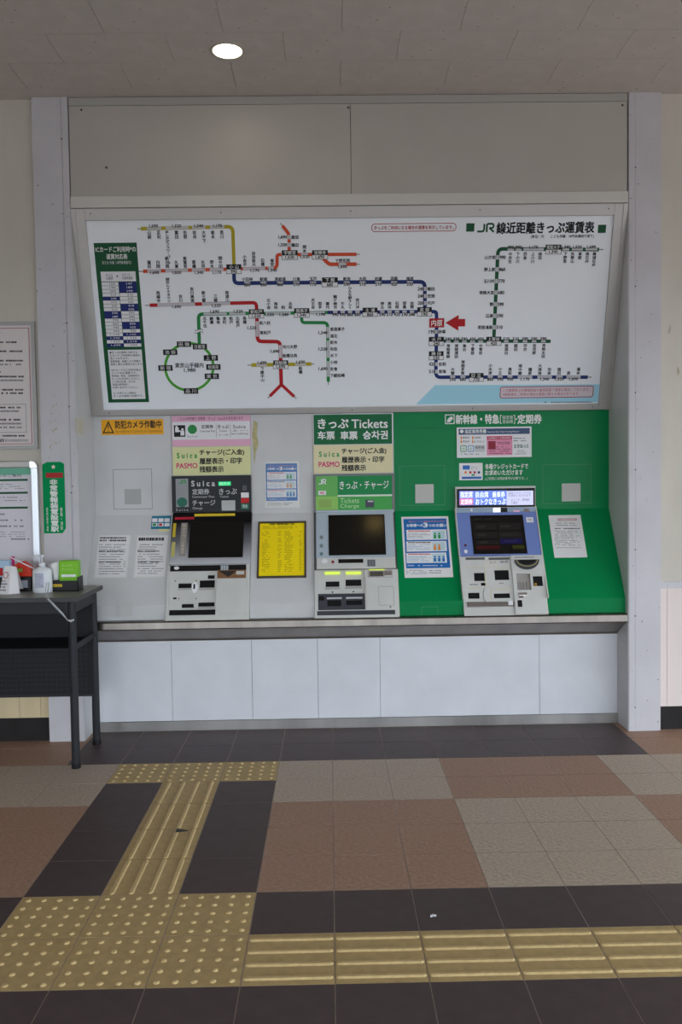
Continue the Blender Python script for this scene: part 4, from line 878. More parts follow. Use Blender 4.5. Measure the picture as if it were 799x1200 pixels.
part(F_SL, (371, 655.8, 463, 668.6), .02, .036, 'control_strip', m_body, t2, .003)
mb = MB(); disc(mb, F_SL, (380.4, 660.4), 3.4, .036, .038, 16, 2.9); mb.build('round_button', m_white, t2)
mb = MB(); disc(mb, F_SL, (390, 661.2), 1.7, .036, .039, 12); mb.build('red_button', mat('call_red', (150, 40, 50), .4), t2)
part(F_SL, (396.4, 657.9, 425.4, 662.4), .036, .038, 'strip_display', m_scr, t2, .0006)
part(F_SL, (430, 658.4, 439.6, 666.4), .036, .037, 'keypad', mat('keypad_grey', (150, 152, 152), .5), t2)
mb = MB(); [mb.box(F_SL, *F_SL.r(430.8+3*i, 659.1+2.5*j, 433+3*i, 660.9+2.5*j), .037, .039) for i in range(3) for j in range(3)]; mb.build('key', mat('key_grey', (96, 100, 104), .5), t2)
FM2 = lower_frame(417, 668.6)
body = FM2.r(371.6, 669, 464, 724); body = (F_UP.pix(367, 545)[0]+.001, 0.0, F_UP.pix(461.5, 545)[0]-.001, body[3]); bay = FM2.r(373.4, 670, 427.4, 696.6); low = FM2.r(372.8, 697, 427.6, 716)
nb = .032; holed(MB(), FM2, body, [bay, low], nb, -.05).build('lower_body', m_body, t2)
HB = [FM2.r(381.6, 682.2, 397.6, 688.4), FM2.r(404.8, 680, 423.2, 687.4)]
holed(MB(), FM2, bay, HB, nb-.016, nb-.017).build('bay_plate', m_body, t2)
HL = [FM2.r(383.6, 704.4, 399.6, 711.4), FM2.r(405.6, 704.6, 424.6, 710)]
m_char = mat('charcoal_plastic', (66, 68, 74), .4)
holed(MB(), FM2, low, HL, nb-.008, nb-.009).build('lower_bay', m_char, t2)
for rect_, d, m in ((bay, .016, m_body), (low, .008, m_char)):
    mb = MB(); c = [(rect_[0], rect_[1]), (rect_[2], rect_[1]), (rect_[2], rect_[3]), (rect_[0], rect_[3])]
    for i in range(4): a, b_ = c[i], c[(i+1) % 4]; mb.quad(FM2.p(b_[0], b_[1], nb-d), FM2.p(a[0], a[1], nb-d), FM2.p(a[0], a[1], nb), FM2.p(b_[0], b_[1], nb))
    mb.build('bay_rim', m, t2)
for h in HB: pocket(FM2, h, nb-.016, .012, 'slot', m_slot, t2)
for h in HL: pocket(FM2, h, nb-.008, .02, 'slot', m_slot, t2)
m_lamp = mat('lime_lamp', (210, 230, 90), .4, emit=(214, 236, 90), estr=.12)
for px in ((380.4, 671.2, 398.4, 674.4), (404.8, 671, 423, 674.2)): part(FM2, px, nb-.016, nb-.006, 'slot_lamp', m_lamp, t2, .001)
for px in ((381, 689.4, 398.4, 691.4), (404.4, 688.4, 423.6, 690.6)): part(FM2, px, nb-.016, nb-.004, 'slot_lip', m_alu, t2, .001)
for x, y in ((389.6, 695), (414, 694.4)): mb = MB(); mb.poly(FM2, [FM2.pix(x-1.4, y-1), FM2.pix(x, y+1), FM2.pix(x+1.4, y-1)][::1], nb-.0155); mb.build('arrow_mark', m_txt, t2)
for px in ((383, 701.4, 400.4, 703.2), (405.4, 701, 424.4, 702.8)): part(FM2, px, nb-.008, nb+.001, 'flap', m_sil, t2)
part(FM2, (373.6, 700, 380, 704.8), nb-.008, nb-.005, 'label', m_slot, t2)
part(FM2, (428.8, 680, 462.4, 714.6), nb, nb+.004, 'cover', m_body, t2, .002)
mb = MB(); outline(mb, FM2, (443.4, 689, 461, 710.6), .4, nb+.0045); mb.build('door_outline', m_line, t2)
part(FM2, (431, 669.8, 459.6, 678.4), nb, nb+.006, 'coin_dish', m_alu, t2, .002); part(FM2, (433, 671.4, 448.6, 677), nb+.006, nb+.0066, 'dish_well', mat('dish_grey', (110, 106, 100), .3, .7), t2); part(FM2, (449.6, 671.2, 458.4, 676.8), nb+.006, nb+.008, 'coin_return_lever', m_chrome, t2, .001)
part(FM2, (432, 668.9, 450, 670), nb, nb+.008, 'slot_lamp', m_lamp, t2)
mb = MB(); disc(mb, FM2, (457, 712.6), 1.1, nb+.004, nb+.006, 10); mb.build('lock', m_chrome, t2)
MB().box(FM2, *FM2.r(371.6, 716.8, 462.6, 721.8), .02, .034).build('base_bar', m_char, t2)

# --- machine 3: blue reserved-seat machine
t3 = empty('ticket_machine', M_at(592), 'blue reserved-seat ticket machine with a lit display, set in the green panel', 'ticket machine', 'ticket machines in the recess')
part(F_UP, (532.8, 569.8, 626.2, 603), .001, .03, 'sign_head', m_body, t3, .003)
part(F_UP, (534.6, 572.4, 625, 594.2), .03, .04, 'display_bezel', m_slot, t3, .002)
E1 = .17
part(F_UP, (537, 575, 592, 591.6), .04, .0405, 'display_blue', mat('display_blue', (60, 80, 160), .3, emit=(118, 148, 238), estr=E1), t3)
part(F_UP, (592, 575, 623, 591.6), .04, .0405, 'display_white', mat('display_white', (160, 160, 180), .3, emit=(206, 210, 248), estr=E1), t3)
part(F_UP, (537.4, 584, 553, 591.4), .0405, .0408, 'display_pink', mat('display_pink', (180, 80, 120), .3, emit=(224, 120, 160), estr=E1), t3)
part(F_UP, (537.4, 575.4, 553, 583.6), .0405, .0408, 'display_violet', mat('display_violet', (100, 100, 200), .3, emit=(158, 158, 240), estr=E1), t3)
m_dtx = mat('display_lettering', (200, 210, 230), .4, emit=(222, 232, 255), estr=.21); m_dtd = mat('display_grey_lettering', (90, 90, 110), .4)
n = .0412
for s_, px in (('指定席', (538.2, 576, 552.4, 582.8)), ('自由席', (556, 576, 570.8, 582.8)), ('乗車券', (575.4, 576, 590, 582.8)), ('定期券', (538.6, 584.8, 552.2, 590.8)), ('おトクなきっぷ', (556, 584.2, 591, 591)), ): text(t3, F_UP, s_, px, m_dtx, n, bold=.012)
text(t3, F_UP, '現金でもカードでも\nお求めいただけます', (594, 576.4, 620, 581.8), m_dtd, n); text(t3, F_UP, 'ようこそ、券売機\nご案内', (597, 584, 618, 590.4), m_dtd, n)
m_tint = mat('tinted_metal', (112, 124, 138), .3, .5)
part(F_UP, (534.4, 594.8, 625.6, 602.8), .03, .033, 'camera_strip', m_tint, t3)
part(F_UP, (576.4, 594.8, 585, 602), .033, .036, 'mirror', m_chrome, t3); part(F_UP, (585.4, 594.6, 593, 601.4), .033, .037, 'camera_window', m_slot, t3)
part(F_UP, (600, 597.6, 607.8, 602.2), .033, .0335, 'pink_sticker', m_pink, t3)
mb = MB(); disc(mb, F_UP, (615.4, 598.6), 3.6, .033, .035, 16, 3); mb.build('round_sticker', mat('bronze_dot', (140, 120, 118), .4), t3)
part(F_UP, (550.4, 596, 552.4, 599), .033, .035, 'white_label', m_white, t3)
con = F_SL.r(538, 603.6, 629, 653.2); cu0 = F_UP.pix(533.4, 590)[0]; cu1 = F_UP.pix(625.8, 590)[0]
m_vio = mat('machine_blue', (118, 138, 200), .35)
MB().box(F_SL, cu0, F_SL.pix(585, 653.2)[1], cu1, F_SL.pix(585, 602.6)[1], -.01, .03).build('console', m_vio, t3, bev=.002)
MB().box(F_SL, cu0-.008, 0, cu0, SLEN+.005, -.01, .034).build('side_trim', m_body, t3, bev=.001); MB().box(F_SL, cu1, 0, cu1+.008, SLEN+.005, -.01, .034).build('side_trim', m_body, t3, bev=.001)
sc = F_SL.r(552.4, 606.4, 613.6, 651); MB().box(F_SL, *sc, .03, .032).build('screen', m_scr, t3)
mb = MB(); ribbon(mb, F_SL, [(sc[0], sc[1]), (sc[2], sc[1]), (sc[2], sc[3]), (sc[0], sc[3])], .005, .0328, True); mb.build('screen_bezel', m_blk, t3)
S = Sub(F_SL, sc[0], sc[3], sc[2]-sc[0], sc[3]-sc[1]); n = .0324
m_s1 = mat('menu_dark', (22, 22, 22), .3, emit=(60, 56, 56), estr=.025); m_s2 = mat('menu_blue', (20, 18, 50), .3, emit=(40, 36, 150), estr=.025); m_s3 = mat('menu_red', (44, 14, 16), .3, emit=(120, 30, 34), estr=.025); m_s4 = mat('menu_olive', (36, 38, 12), .3, emit=(96, 104, 30), estr=.025)
for px, m in (((.06, .20, .48, .38), m_s1), ((.52, .20, .94, .38), m_s1), ((.06, .43, .48, .60), m_s1), ((.52, .43, .94, .60), m_s1), ((.06, .65, .48, .76), m_s1), ((.52, .62, .94, .75), m_s2), ((.06, .79, .50, .88), m_s3), ((.74, .79, .96, .88), m_s4)):
    mb = MB(); prect(mb, S, px, n); mb.build('menu_key', m, t3)
m_mt = mat('menu_lettering', (72, 70, 68), .4)
for s_, px in (('乗車券・特急券', (.06, .07, .4, .12)), ('指定席', (.10, .26, .26, .32)), ('自由席', (.56, .26, .74, .32)), ('乗車券', (.10, .48, .26, .54)), ('おトクなきっぷ', (.56, .48, .86, .54)), ('定期券', (.12, .68, .28, .73)), ('予約の受取', (.58, .66, .84, .71))): text(t3, S, s_, px, m_mt, n+.0006)
part(F_SL, (615.4, 608.6, 623.6, 614.6), .03, .032, 'white_button', m_white, t3, .0006); text(t3, F_SL, '呼出', (617.4, 610.2, 621.6, 612.8), m_txt, .0326)
mb = MB(); disc(mb, F_SL, (544.4, 641.4), 1.4, .03, .032, 10); mb.build('red_lamp', mat('deep_red', (90, 20, 30), .4), t3)
mb = MB(); disc(mb, F_SL, (545, 648.6), 2.0, .03, .033, 12, 2.4); mb.build('drop_button', m_white, t3)
FM3 = lower_frame(585, 653.4)
vtop = FM3.pix(585, 653.4)[1]; nb = .03
body = (cu0, 0.0, cu1, vtop)
R = FM3.r
BY = [R(548, 669, 599.4, 706)]; HB = [R(554.6, 673, 566.8, 682.4), R(578.4, 669.8, 595, 681.2), R(562.6, 684.6, 567.6, 687.8), R(547.8, 696.2, 560.8, 703), R(577.6, 697, 596.2, 702.4)]
mx = FM3.pix(599.6, 685)[0]
holed(MB(), FM3, (cu0, 0.0, mx, vtop), HB, nb, -.05).build('lower_body', m_body, t3)
for h in HB: pocket(FM3, h, nb, .014, 'slot', m_slot, t3)
HR = [R(604, 674.4, 620, 693.4), R(622.8, 677.6, 633.8, 689)]
holed(MB(), FM3, (mx, 0.0, cu1, vtop), HR, nb+.014, -.05).build('payment_column', m_body, t3)
pocket(FM3, HR[0], nb+.014, .02, 'coin_return', m_alu, t3); pocket(FM3, HR[1], nb+.014, .006, 'card_reader', m_slot, t3)
part(FM3, (624.4, 685, 627.4, 688.4), nb+.008, nb+.010, 'brass_contact', mat('brass', (200, 160, 60), .3, .8), t3)
mb = MB(); [mb.box(FM3, *FM3.r(605.6+3.4*k, 684, 606.6+3.4*k, 692.6), nb-.004, nb+.004) for k in range(4)]; mb.build('return_rib', m_alu, t3)
for px in ((544.6, 655, 567, 657.6), (571.4, 655, 595.6, 657.6)): part(FM3, px, nb, nb+.002, 'label_strip', m_gun, t3)
part(FM3, (566, 658.6, 582, 666.8), nb, nb+.002, 'pale_block', mat('pale_block', (214, 210, 200), .4), t3)
text(t3, FM3, 'カード', (572.8, 659.6, 580, 662), m_txt, nb+.0025); text(t3, FM3, '紙幣', (585, 658.6, 594.6, 661.4), m_txt, nb+.0006)
greek(t3, FM3, (548, 685, 561.6, 688), 1, m_txtg, nb+.0006, 71, .9, .4); greek(t3, FM3, (584, 683.6, 594, 686), 1, m_txtg, nb+.0006, 72, .9, .4); greek(t3, FM3, (601.6, 654.4, 629, 656.4), 1, m_txtg, nb+.0146, 73, .9, .6)
m_yl = mat('yellow_thread', (214, 200, 110), .4); mb = MB()
for pts in (((545.6, 667), (567, 667), (568.4, 690)), ((576.8, 667.4), (597, 667.4)), ((547, 690.4), (563, 690.4)), ((574.6, 707.6), (574.6, 692.4), (596, 691.6))): ribbon(mb, FM3, path_round([FM3.pix(*p) for p in pts], .008), .0022, nb+.0006)
mb.build('yellow_outline', m_yl, t3)
mb = MB(); disc(mb, FM3, (569.6, 699), 4.4, nb, nb+.008, 24, 9); mb.build('divider_boss', m_body, t3, bev=.002)
part(FM3, (546.4, 707.2, 601, 712.6), nb-.001, nb+.012, 'metal_tray', m_steeld, t3, .001); part(FM3, (594, 706, 599.4, 711), nb+.012, nb+.014, 'white_tag', m_white, t3)
# black coin bowl with yellow rim
cx, cv = FM3.pix(615.2, 659.6); sc_ = FM3.pix(616, 660)[0]-FM3.pix(615, 660)[0]; ru, rv = 14.4*sc_, 12.4*sc_
half = [(cx+ru*math.cos(t), cv+.006-rv*math.sin(t)*.95) for t in [math.pi*k/16 for k in range(17)]]
MB().prism(FM3, half[::-1], nb+.014, nb+.024).build('coin_bowl', m_char, t3, bev=.001)
mb = MB(); ribbon(mb, FM3, [(cx+ru*.84*math.cos(t), cv+.004-rv*.62*math.sin(t)) for t in [math.pi*k/16 for k in range(17)]], .003, nb+.0248); mb.build('bowl_rim', m_yl, t3)
mb = MB(); mb.poly(FM3, [(cx+ru*.7*math.cos(t), cv+.003-rv*.45*math.sin(t)) for t in [math.pi*k/12 for k in range(13)]][::-1], nb+.0246); mb.build('bowl_well', m_slot, t3)
part(FM3, (605.4, 696.6, 615.4, 700), nb+.014, nb+.02, 'chrome_lever', m_chrome, t3, .001); part(FM3, (606, 700, 611.4, 704), nb+.014, nb+.018, 'chrome_lever', m_chrome, t3, .001)
part(FM3, (604.8, 705.4, 610, 713.2), nb+.014, nb+.017, 'lock_cover', m_blk, t3, .002)
PAR = {'key': 'keypad', 'screen_bezel': 'screen', 'menu_key': 'screen', 'dish_well': 'coin_dish', 'coin_return_lever': 'coin_dish', 'dish_label': 'coin_dish', 'bowl_rim': 'coin_bowl', 'bowl_well': 'coin_bowl', 'coin_slot': 'coin_inlet', 'camera_window': 'camera_strip', 'mirror': 'camera_strip', 'return_rib': 'coin_return', 'brass_contact': 'card_reader', 'door_outline': 'cover', 'side_icon_print': 'side_icon', 'display_blue': 'display_bezel', 'display_white': 'display_bezel', 'display_pink': 'display_bezel', 'display_violet': 'display_bezel'}
for t in (t1, t2, t3):
    ch = list(t.children); byname = {}
    for c in ch: byname.setdefault(c.name.split('.')[0], c)
    for c in ch:
        p_ = byname.get(PAR.get(c.name.split('.')[0]))
        if p_: c.parent = p_

# ---------------------------------------------------------------- left wall notices
s = empty('framed_notice', F_WALL.p(F_WALL.pix(-10, 527)[0], F_WALL.pix(-10, 527)[1]), 'tall white notice with a thin red border in a grey wall frame, upper left', 'notice')
a = F_WALL.r(-75, 378, 43.4, 527.4); t = .022
mb = MB(); mb.box(F_WALL, a[0], a[1], a[2], a[1]+t, 0, .02); mb.box(F_WALL, a[0], a[3]-t, a[2], a[3], 0, .02); mb.box(F_WALL, a[0], a[1]+t, a[0]+t, a[3]-t, 0, .02); mb.box(F_WALL, a[2]-t, a[1]+t, a[2], a[3]-t, 0, .02); mb.build('frame', mat('grey_frame', (176, 174, 172), .5, .3), s)
MB().box(F_WALL, a[0]+t, a[1]+t, a[2]-t, a[3]-t, 0, .012).build('notice_sheet', mat('notice_paper', (224, 216, 214), .5), s)
mb = MB(); outline(mb, F_WALL, (-67, 385.6, 36.4, 521), .8, .0126); mb.build('red_border', mat('faded_red', (176, 96, 106), .5), s)
n = .0126
text(s, F_WALL, '防犯カメラ作動中のお知らせ', (-60, 389, 1.6, 395), m_txt, n)
for i, (xa, xb, y, b_) in enumerate(((-60, 27.6, 401.4, 1), (-60, 27.4, 412, 1), (-60, 28, 423, 1), (-60, 25.6, 427.4, 0), (-60, 3, 436, 0), (-60, 28.6, 441.6, 1), (-60, 28, 446, 0), (-60, 28.6, 457, 1), (-60, 28, 461, 1), (-60, 25, 477.8, 1), (-60, 25, 482, 0), (-60, 25.6, 492, 1), (-60, 26, 496.6, 0), (-60, 26, 501, 0), (-60, 30, 510.8, 1))): greek(s, F_WALL, (xa, y-1.3, xb, y+1.3), 1, m_txt if b_ else m_txtg, n, 80+i, .85, .75, ragged=False)
mb = MB(); outline(mb, F_WALL, (-62, 474.4, 31.6, 507.2), .5, n); mb.build('inner_box', m_txtg, s)
jr_logo(s, F_WALL, (-2, 514.4, 6, 518.4), m_txt, n, .2); text(s, F_WALL, '東日本旅客鉄道株式会社', (7, 514.6, 34.4, 517.8), m_txt, n)
s = empty('poster_frame', F_WALL.p(F_WALL.pix(-10, 700)[0], F_WALL.pix(-10, 700)[1]), 'green headed poster in a thick rounded aluminium frame behind the counter', 'poster')
a = F_WALL.r(-80, 541, 47.6, 700); t = .042
m_alub = mat('bright_aluminium', (232, 236, 242), .3, .5)
for k, bx in enumerate(((a[0], a[3]-t, a[2]-.03, a[3]), (a[0]+.03, a[1], a[2]-.03, a[1]+t), (a[0], a[1], a[0]+t, a[3]-t), (a[2]-t, a[1], a[2], a[3]-.03))): MB().box(F_WALL, *bx, 0, .03).build('frame_bar', m_alub if k == 3 else m_alu, s, bev=.006)
mb = MB(); q = [(a[2]-.045, a[3]-.045), (a[2], a[3]-.045), (a[2]-.004, a[3]-.022), (a[2]-.014, a[3]-.008), (a[2]-.045, a[3])]; mb.prism(F_WALL, q, 0, .033); mb.build('frame_corner', m_chrome, s, bev=.003)
MB().box(F_WALL, a[0]+t, a[1]+t, a[2]-t, a[3]-t, 0, .012).build('poster_sheet', mat('poster_paper', (222, 218, 224), .4), s)
flat(F_WALL, (-70, 549, 37, 557), .0126, 'green_heading_band', mat('mint_print', (120, 190, 160), .5), s)
text(s, F_WALL, 'お客さまへ　駅係員からのご案内', (-60, 556.2, 26, 559.6), m_txt, .013)
for y in (563, 578, 595.4): flat(F_WALL, (-64, y-1.2, 33.4, y+1.2), .0126, 'green_bar', m_dgreen, s)
for i, (ya, yb, m) in enumerate(((566, 574, m_txtg), (581, 592, m_txtg), (599, 620, m_txtg), (622, 630, m_txtg))): greek(s, F_WALL, (-60, ya, 30, yb), 3, m, .0126, 100+i, .8, .25)
greek(s, F_WALL, (14, 630.6, 35, 632.6), 1, m_txt, .0126, 110, .9, .6, ragged=False)
# sticker on the pillar
s = empty('pillar_sticker', F_FRONT.p(*F_FRONT.pix(64, 625)), 'tall green sticker with red and white vertical lettering on the left pillar', 'sticker')
a = F_FRONT.r(50.8, 541.4, 76.4, 625); c_ = .014
mb = MB(); mb.prism(F_FRONT, [(a[0], a[1]), (a[2]-.02, a[1]), (a[2], a[1]+.03), (a[2], a[3]-.012), (a[2]-.02, a[3]), (a[0]+.03, a[3]), (a[0], a[3]-.015)], .0035, .005); mb.build('green_sheet', mat('sticker_green', (0, 148, 84), .6, spec=.1), s)
flat(F_FRONT, (54, 554, 74, 560), .0056, 'red_band', mat('band_red', (160, 50, 46), .5), s); text(s, F_FRONT, '駅前交番より', (55, 555, 73, 559), m_red, .0062, bold=.01)
mb = MB(); u, v = F_FRONT.pix(62.8, 547.2); mb.poly(F_FRONT, [(u+(.014 if k % 2 == 0 else .008)*math.cos(math.pi/2+k*math.pi/5), v+(.014 if k % 2 == 0 else .008)*math.sin(math.pi/2+k*math.pi/5)) for k in range(10)], .0056); mb.build('star_mark', mat('cream_mark', (236, 220, 200), .5), s)
text(s, F_FRONT, '非常警報装置設置駅', (59.4, 562, 68.4, 623), m_wtxt, .0056, vert=True, bold=.025); text(s, F_FRONT, '異常時は駅員へ通報', (54.8, 595, 57, 622.6), m_wtxt, .0056, vert=True); text(s, F_FRONT, '警察・消防', (71, 595, 74, 621), m_wtxt, .0056, vert=True)
m_glue = mat('glue_mark', (188, 176, 150), .8)
mb = MB(); rnd = random.Random(5)
for k in range(26):
    x = rnd.uniform(58, 70); y = rnd.choice((464, 474, 482, 494, 503, 519, 524))+rnd.uniform(-2.5, 2.5); prect(mb, F_FRONT, (x, y, x+rnd.uniform(.5, 1.6), y+rnd.uniform(.8, 3)), .0006)
tag(mb.build('glue_residue', m_glue), 'faint beige glue marks left on the left pillar above the green sticker', 'stain')

# ---------------------------------------------------------------- writing table
TZ = .964; TX1 = -1.386; TY0, TY1 = 1.405, 1.925; TX0 = -2.75
tb = empty('counter_table', ((TX0+TX1)/2, (TY0+TY1)/2, 0), 'dark grey steel table with a grey top standing at the left wall', 'table')
m_ttop = mat('table_top_grey', (142, 142, 134), .35, noise=.08, nscale=6); m_tedge = mat('table_edge', (74, 75, 76), .55); m_tleg = mat('table_steel', (42, 44, 48), .5, noise=.08); m_tpan = mat('table_panel', (30, 30, 32), .6)
MB().box(Z0, TX0, TY0, TX1, TY1, TZ-.028, TZ-.001).build('edge_band', m_tedge, tb, bev=.004)
MB().box(Z0, TX0+.004, TY0+.004, TX1-.004, TY1-.004, TZ-.004, TZ).build('table_top', m_ttop, tb, bev=.001)
LY0, LY1 = 1.452, 1.868; LX1 = -1.432; LX0 = TX0+.04
for x in (LX0, LX1):
    for y in (LY0, LY1):
        MB().tube([(x, y, .03), (x, y, TZ-.03)], .0225, 14).build('leg', m_tleg, tb, smooth=False); MB().tube([(x, y, 0), (x, y, .03)], [.026, .0245], 14).build('foot', m_blk, tb)
MB().box(Z0, LX0, LY0-.012, LX1, LY0+.012, TZ-.095, TZ-.034).build('apron', m_tleg, tb); MB().box(Z0, LX0, LY1-.012, LX1, LY1+.012, TZ-.095, TZ-.034).build('apron', m_tleg, tb)
MB().box(Z0, LX1-.012, LY0, LX1+.012, LY1, TZ-.095, TZ-.034).build('side_rail', m_tleg, tb); MB().box(Z0, LX1-.008, LY0, LX1+.008, LY1, .655, .69).build('side_rail', m_tleg, tb)
zp0, zp1 = .312, TZ-.04
MB().box(Z0, LX0, LY1-.02, LX1, LY1-.014, zp0, zp1).build('back_panel', m_tpan, tb)
mb = MB()
for k in range(11): z = zp0+.03+k*.03; mb.box(Z0, LX0+.03, LY1-.0235, LX1-.03, LY1-.02, z, z+.006)
for k in range(42): x = LX0+.03+k*.03; mb.box(Z0, x, LY1-.0225, x+.005, LY1-.02, zp0+.02, zp0+.35)
mb.build('panel_mesh', mat('panel_rib', (40, 41, 43), .5), tb, kind='stuff')
MB().box(Z0, LX0, LY1-.022, LX1, LY1+.0, zp0-.012, zp0+.004).build('panel_edge', m_tleg, tb)
MB().box(Z0, LX0, LY0+.06, LX1, LY1-.02, .655, .662).build('under_shelf', m_tpan, tb)

# things on the table
def tab(x, Y):   # photo column to table position at depth Y
    return Frame((0, Y, 0)).pix(x, 690)[0]
# pump bottle
Y = 1.63; bx = tab(50, Y); b0 = empty('sanitizer_bottle', (bx, Y, TZ), 'white pump bottle of hand sanitizer on the grey table', 'bottle')
m_bot = mat('bottle_white', (226, 228, 232), .35)
MB().lathe((bx, Y, TZ), [(.052, 0), (.056, .006), (.055, .122), (.050, .134), (.024, .146), (.016, .152)], 28, 1, .7).build('bottle_body', m_bot, b0, smooth=True)
MB().lathe((bx, Y, TZ), [(.019, .150), (.019, .170), (.008, .172), (.007, .208)], 16).build('pump_collar', m_bot, b0, smooth=True)
mb = MB(); mb.tube([(bx, Y, TZ+.205), (bx, Y, TZ+.214)], .014, 14); mb.tube([(bx, Y, TZ+.210), (bx-.03, Y, TZ+.211), (bx-.055, Y, TZ+.205)], [.008, .006, .004], 10); mb.build('pump_head', m_bot, b0)
fb = Frame((bx, Y-.0388, TZ)); lb = MB(); lb.box(fb, -.030, .03, .020, .115, -.004, .001); lb.build('label', mat('bottle_label', (196, 198, 216), .5), b0)
greek(b0, Sub(fb, -.028, .112, .046/50, .08/50), (0, 0, 50, 50), 9, m_txtg, .0016, 120, .8, .35)
# folded A-frame card
Y = 1.62; cx_ = tab(13, Y); cs = empty('tent_card', (cx_, Y, TZ), 'folded white tent card with a red ring print at the left table edge', 'card')
wd = .052
mb = MB(); mb.add([(cx_-wd, Y-.045, TZ), (cx_+.008, Y-.055, TZ), (cx_+.003, Y, TZ+.155), (cx_-.032, Y, TZ+.155)], [(0, 1, 2, 3)]); mb.add([(cx_+.008, Y-.055, TZ), (cx_+wd+.005, Y-.02, TZ), (cx_+.03, Y+.01, TZ+.150), (cx_+.003, Y, TZ+.155)], [(0, 1, 2, 3)])
mb.add([(cx_-wd, Y+.06, TZ), (cx_+wd, Y+.06, TZ), (cx_+.03, Y+.01, TZ+.150), (cx_-.032, Y, TZ+.155)], [(0, 1, 2, 3)]); o = mb.build('folded_card', m_offw, cs)
sd = o.modifiers.new('s', 'SOLIDIFY'); sd.thickness = .001
fc = Frame((cx_-.02, Y-.052, TZ+.0), (1, -.15, 0), (0.0, .33, 1)); mb = MB()
ribbon(mb, fc, [(.0+.014*math.cos(t*math.pi/8), .11+.018*math.sin(t*math.pi/8)) for t in range(16)], .004, .003, True); mb.build('ring_print', mat('ring_red', (176, 90, 96), .5), cs)
greek(cs, Sub(fc, -.024, .085, .04/20, .07/20), (0, 0, 20, 20), 4, m_txtg, .003, 122, .8, .5)
# black tray with yellow label, holding a green pack and white wipes
Y = 1.70; ty = .05; xa, xb = tab(61, Y), tab(94.6, Y)
tr = empty('black_tray', ((xa+xb)/2, Y, TZ), 'open black tray with a yellow label at the back of the table', 'tray')
mb = MB(); h_ = .062
mb.box(Z0, xa, Y-ty, xb, Y+ty, TZ, TZ+.004); mb.box(Z0, xa, Y-ty, xb, Y-ty+.004, TZ, TZ+h_); mb.box(Z0, xa, Y+ty-.004, xb, Y+ty, TZ, TZ+h_+.01); mb.box(Z0, xa, Y-ty, xa+.004, Y+ty, TZ, TZ+h_); mb.box(Z0, xb-.004, Y-ty, xb, Y+ty, TZ, TZ+h_+.02); mb.build('tray_body', m_blk, tr)
ft = Frame((0, Y-ty, 0)); MB().box(ft, xa+.012, TZ+.028, xa+.075, TZ+.043, 0, .001).build('yellow_label', mat('label_yellow', (226, 196, 40), .5), tr)
greek(tr, Sub(ft, xa+.014, TZ+.041, .058/30, .011/4), (0, 0, 30, 4), 1, m_txt, .0015, 130, .8, .5)
xa2, xb2 = tab(71.4, Y), tab(93.6, Y); z0 = TZ+.004
m_lime = mat('lime_pack', (128, 200, 40), .4)
gp = empty('green_pack', ((xa2+xb2)/2, Y, z0), 'bright lime green tissue pack standing in the black tray', 'box')
MB().box(Z0, xa2, Y-.03, xb2, Y+.035, z0, z0+.172).build('pack_body', m_lime, gp, bev=.008)
fg = Frame((0, Y-.03, 0)); MB().box(fg, xa2+.015, z0+.078, xb2-.012, z0+.092, 0, .0012).build('white_label', m_white, gp)
text(gp, Sub(fg, xa2+.02, z0+.152, .001, .001), 'ウェット', (0, 0, 60, 14), mat('lime_print', (214, 236, 150), .5), .0012); text(gp, Sub(fg, xa2+.02, z0+.130, .001, .001), 'ティッシュ', (0, 0, 62, 14), MATS['lime_print'], .0012)
wx0, wx1 = tab(57.6, Y), tab(71, Y)
mb = MB(); N_ = 7
for i in range(N_):
    for j in range(5):
        a_ = i/(N_-1); b_ = j/4; mb.v.append((wx0+(wx1-wx0)*a_+.012*b_*(a_-.3), Y-.02+.012*math.sin(a_*7+b_*2), z0+(.06*(1-b_)+(.150+.02*a_)*b_)))
mb.f = [(i*5+j, (i+1)*5+j, (i+1)*5+j+1, i*5+j+1) for i in range(N_-1) for j in range(4)]
o = mb.build('paper_wipe', m_offw, None, smooth=True); tag(o, 'crumpled white paper sheet sticking up beside the green pack', 'paper'); sd = o.modifiers.new('s', 'SOLIDIFY'); sd.thickness = .0015
# boxes on the left
Y = 1.72; xa3, xb3 = tab(22, Y), tab(37.4, Y)
xa3 = tab(-6, Y)
bb = empty('black_box', ((xa3+xb3)/2, Y, TZ), 'low black organiser box behind the tent card and bottle', 'box')
xb3 = tab(39, Y)
mb = MB(); mb.box(Z0, xa3, Y-.045, xb3, Y+.045, TZ, TZ+.085); mb.build('box_body', m_blk, bb, bev=.003)
f3 = Frame((0, Y-.045, 0)); MB().box(f3, tab(24, 1.68), TZ+.022, tab(33, 1.68), TZ+.066, 0, .0012).build('grey_label', mat('box_label', (160, 164, 176), .5), bb)
z3 = TZ+.085
rp = empty('red_packet', (tab(29, Y), Y, z3), 'red and orange packet with a green patch lying on the black box', 'packet')
a_, b_ = tab(17, Y), tab(39, Y)
MB().prism(Frame((0, Y-.02, 0)), [(a_, z3), (b_, z3), (b_-.004, z3+.055), (b_-.05, z3+.088), (a_+.03, z3+.080), (a_, z3+.06)], -.05, 0).build('packet_body', mat('packet_red', (226, 60, 36), .4, noise=.2, nscale=14), rp, bev=.003)
MB().prism(Frame((0, Y-.02, 0)), [(a_+.01, z3+.02), (a_+.06, z3+.03), (a_+.055, z3+.05), (a_+.015, z3+.045)], 0, .0015).build('green_patch', mat('patch_green', (150, 180, 80), .5), rp)
Y4 = 1.69; a_, b_ = tab(-8, Y4), tab(12.6, Y4)
bp_ = empty('blue_packet', ((a_+b_)/2, Y4, z3), 'pale blue packet with red print standing at the far left of the table', 'packet')
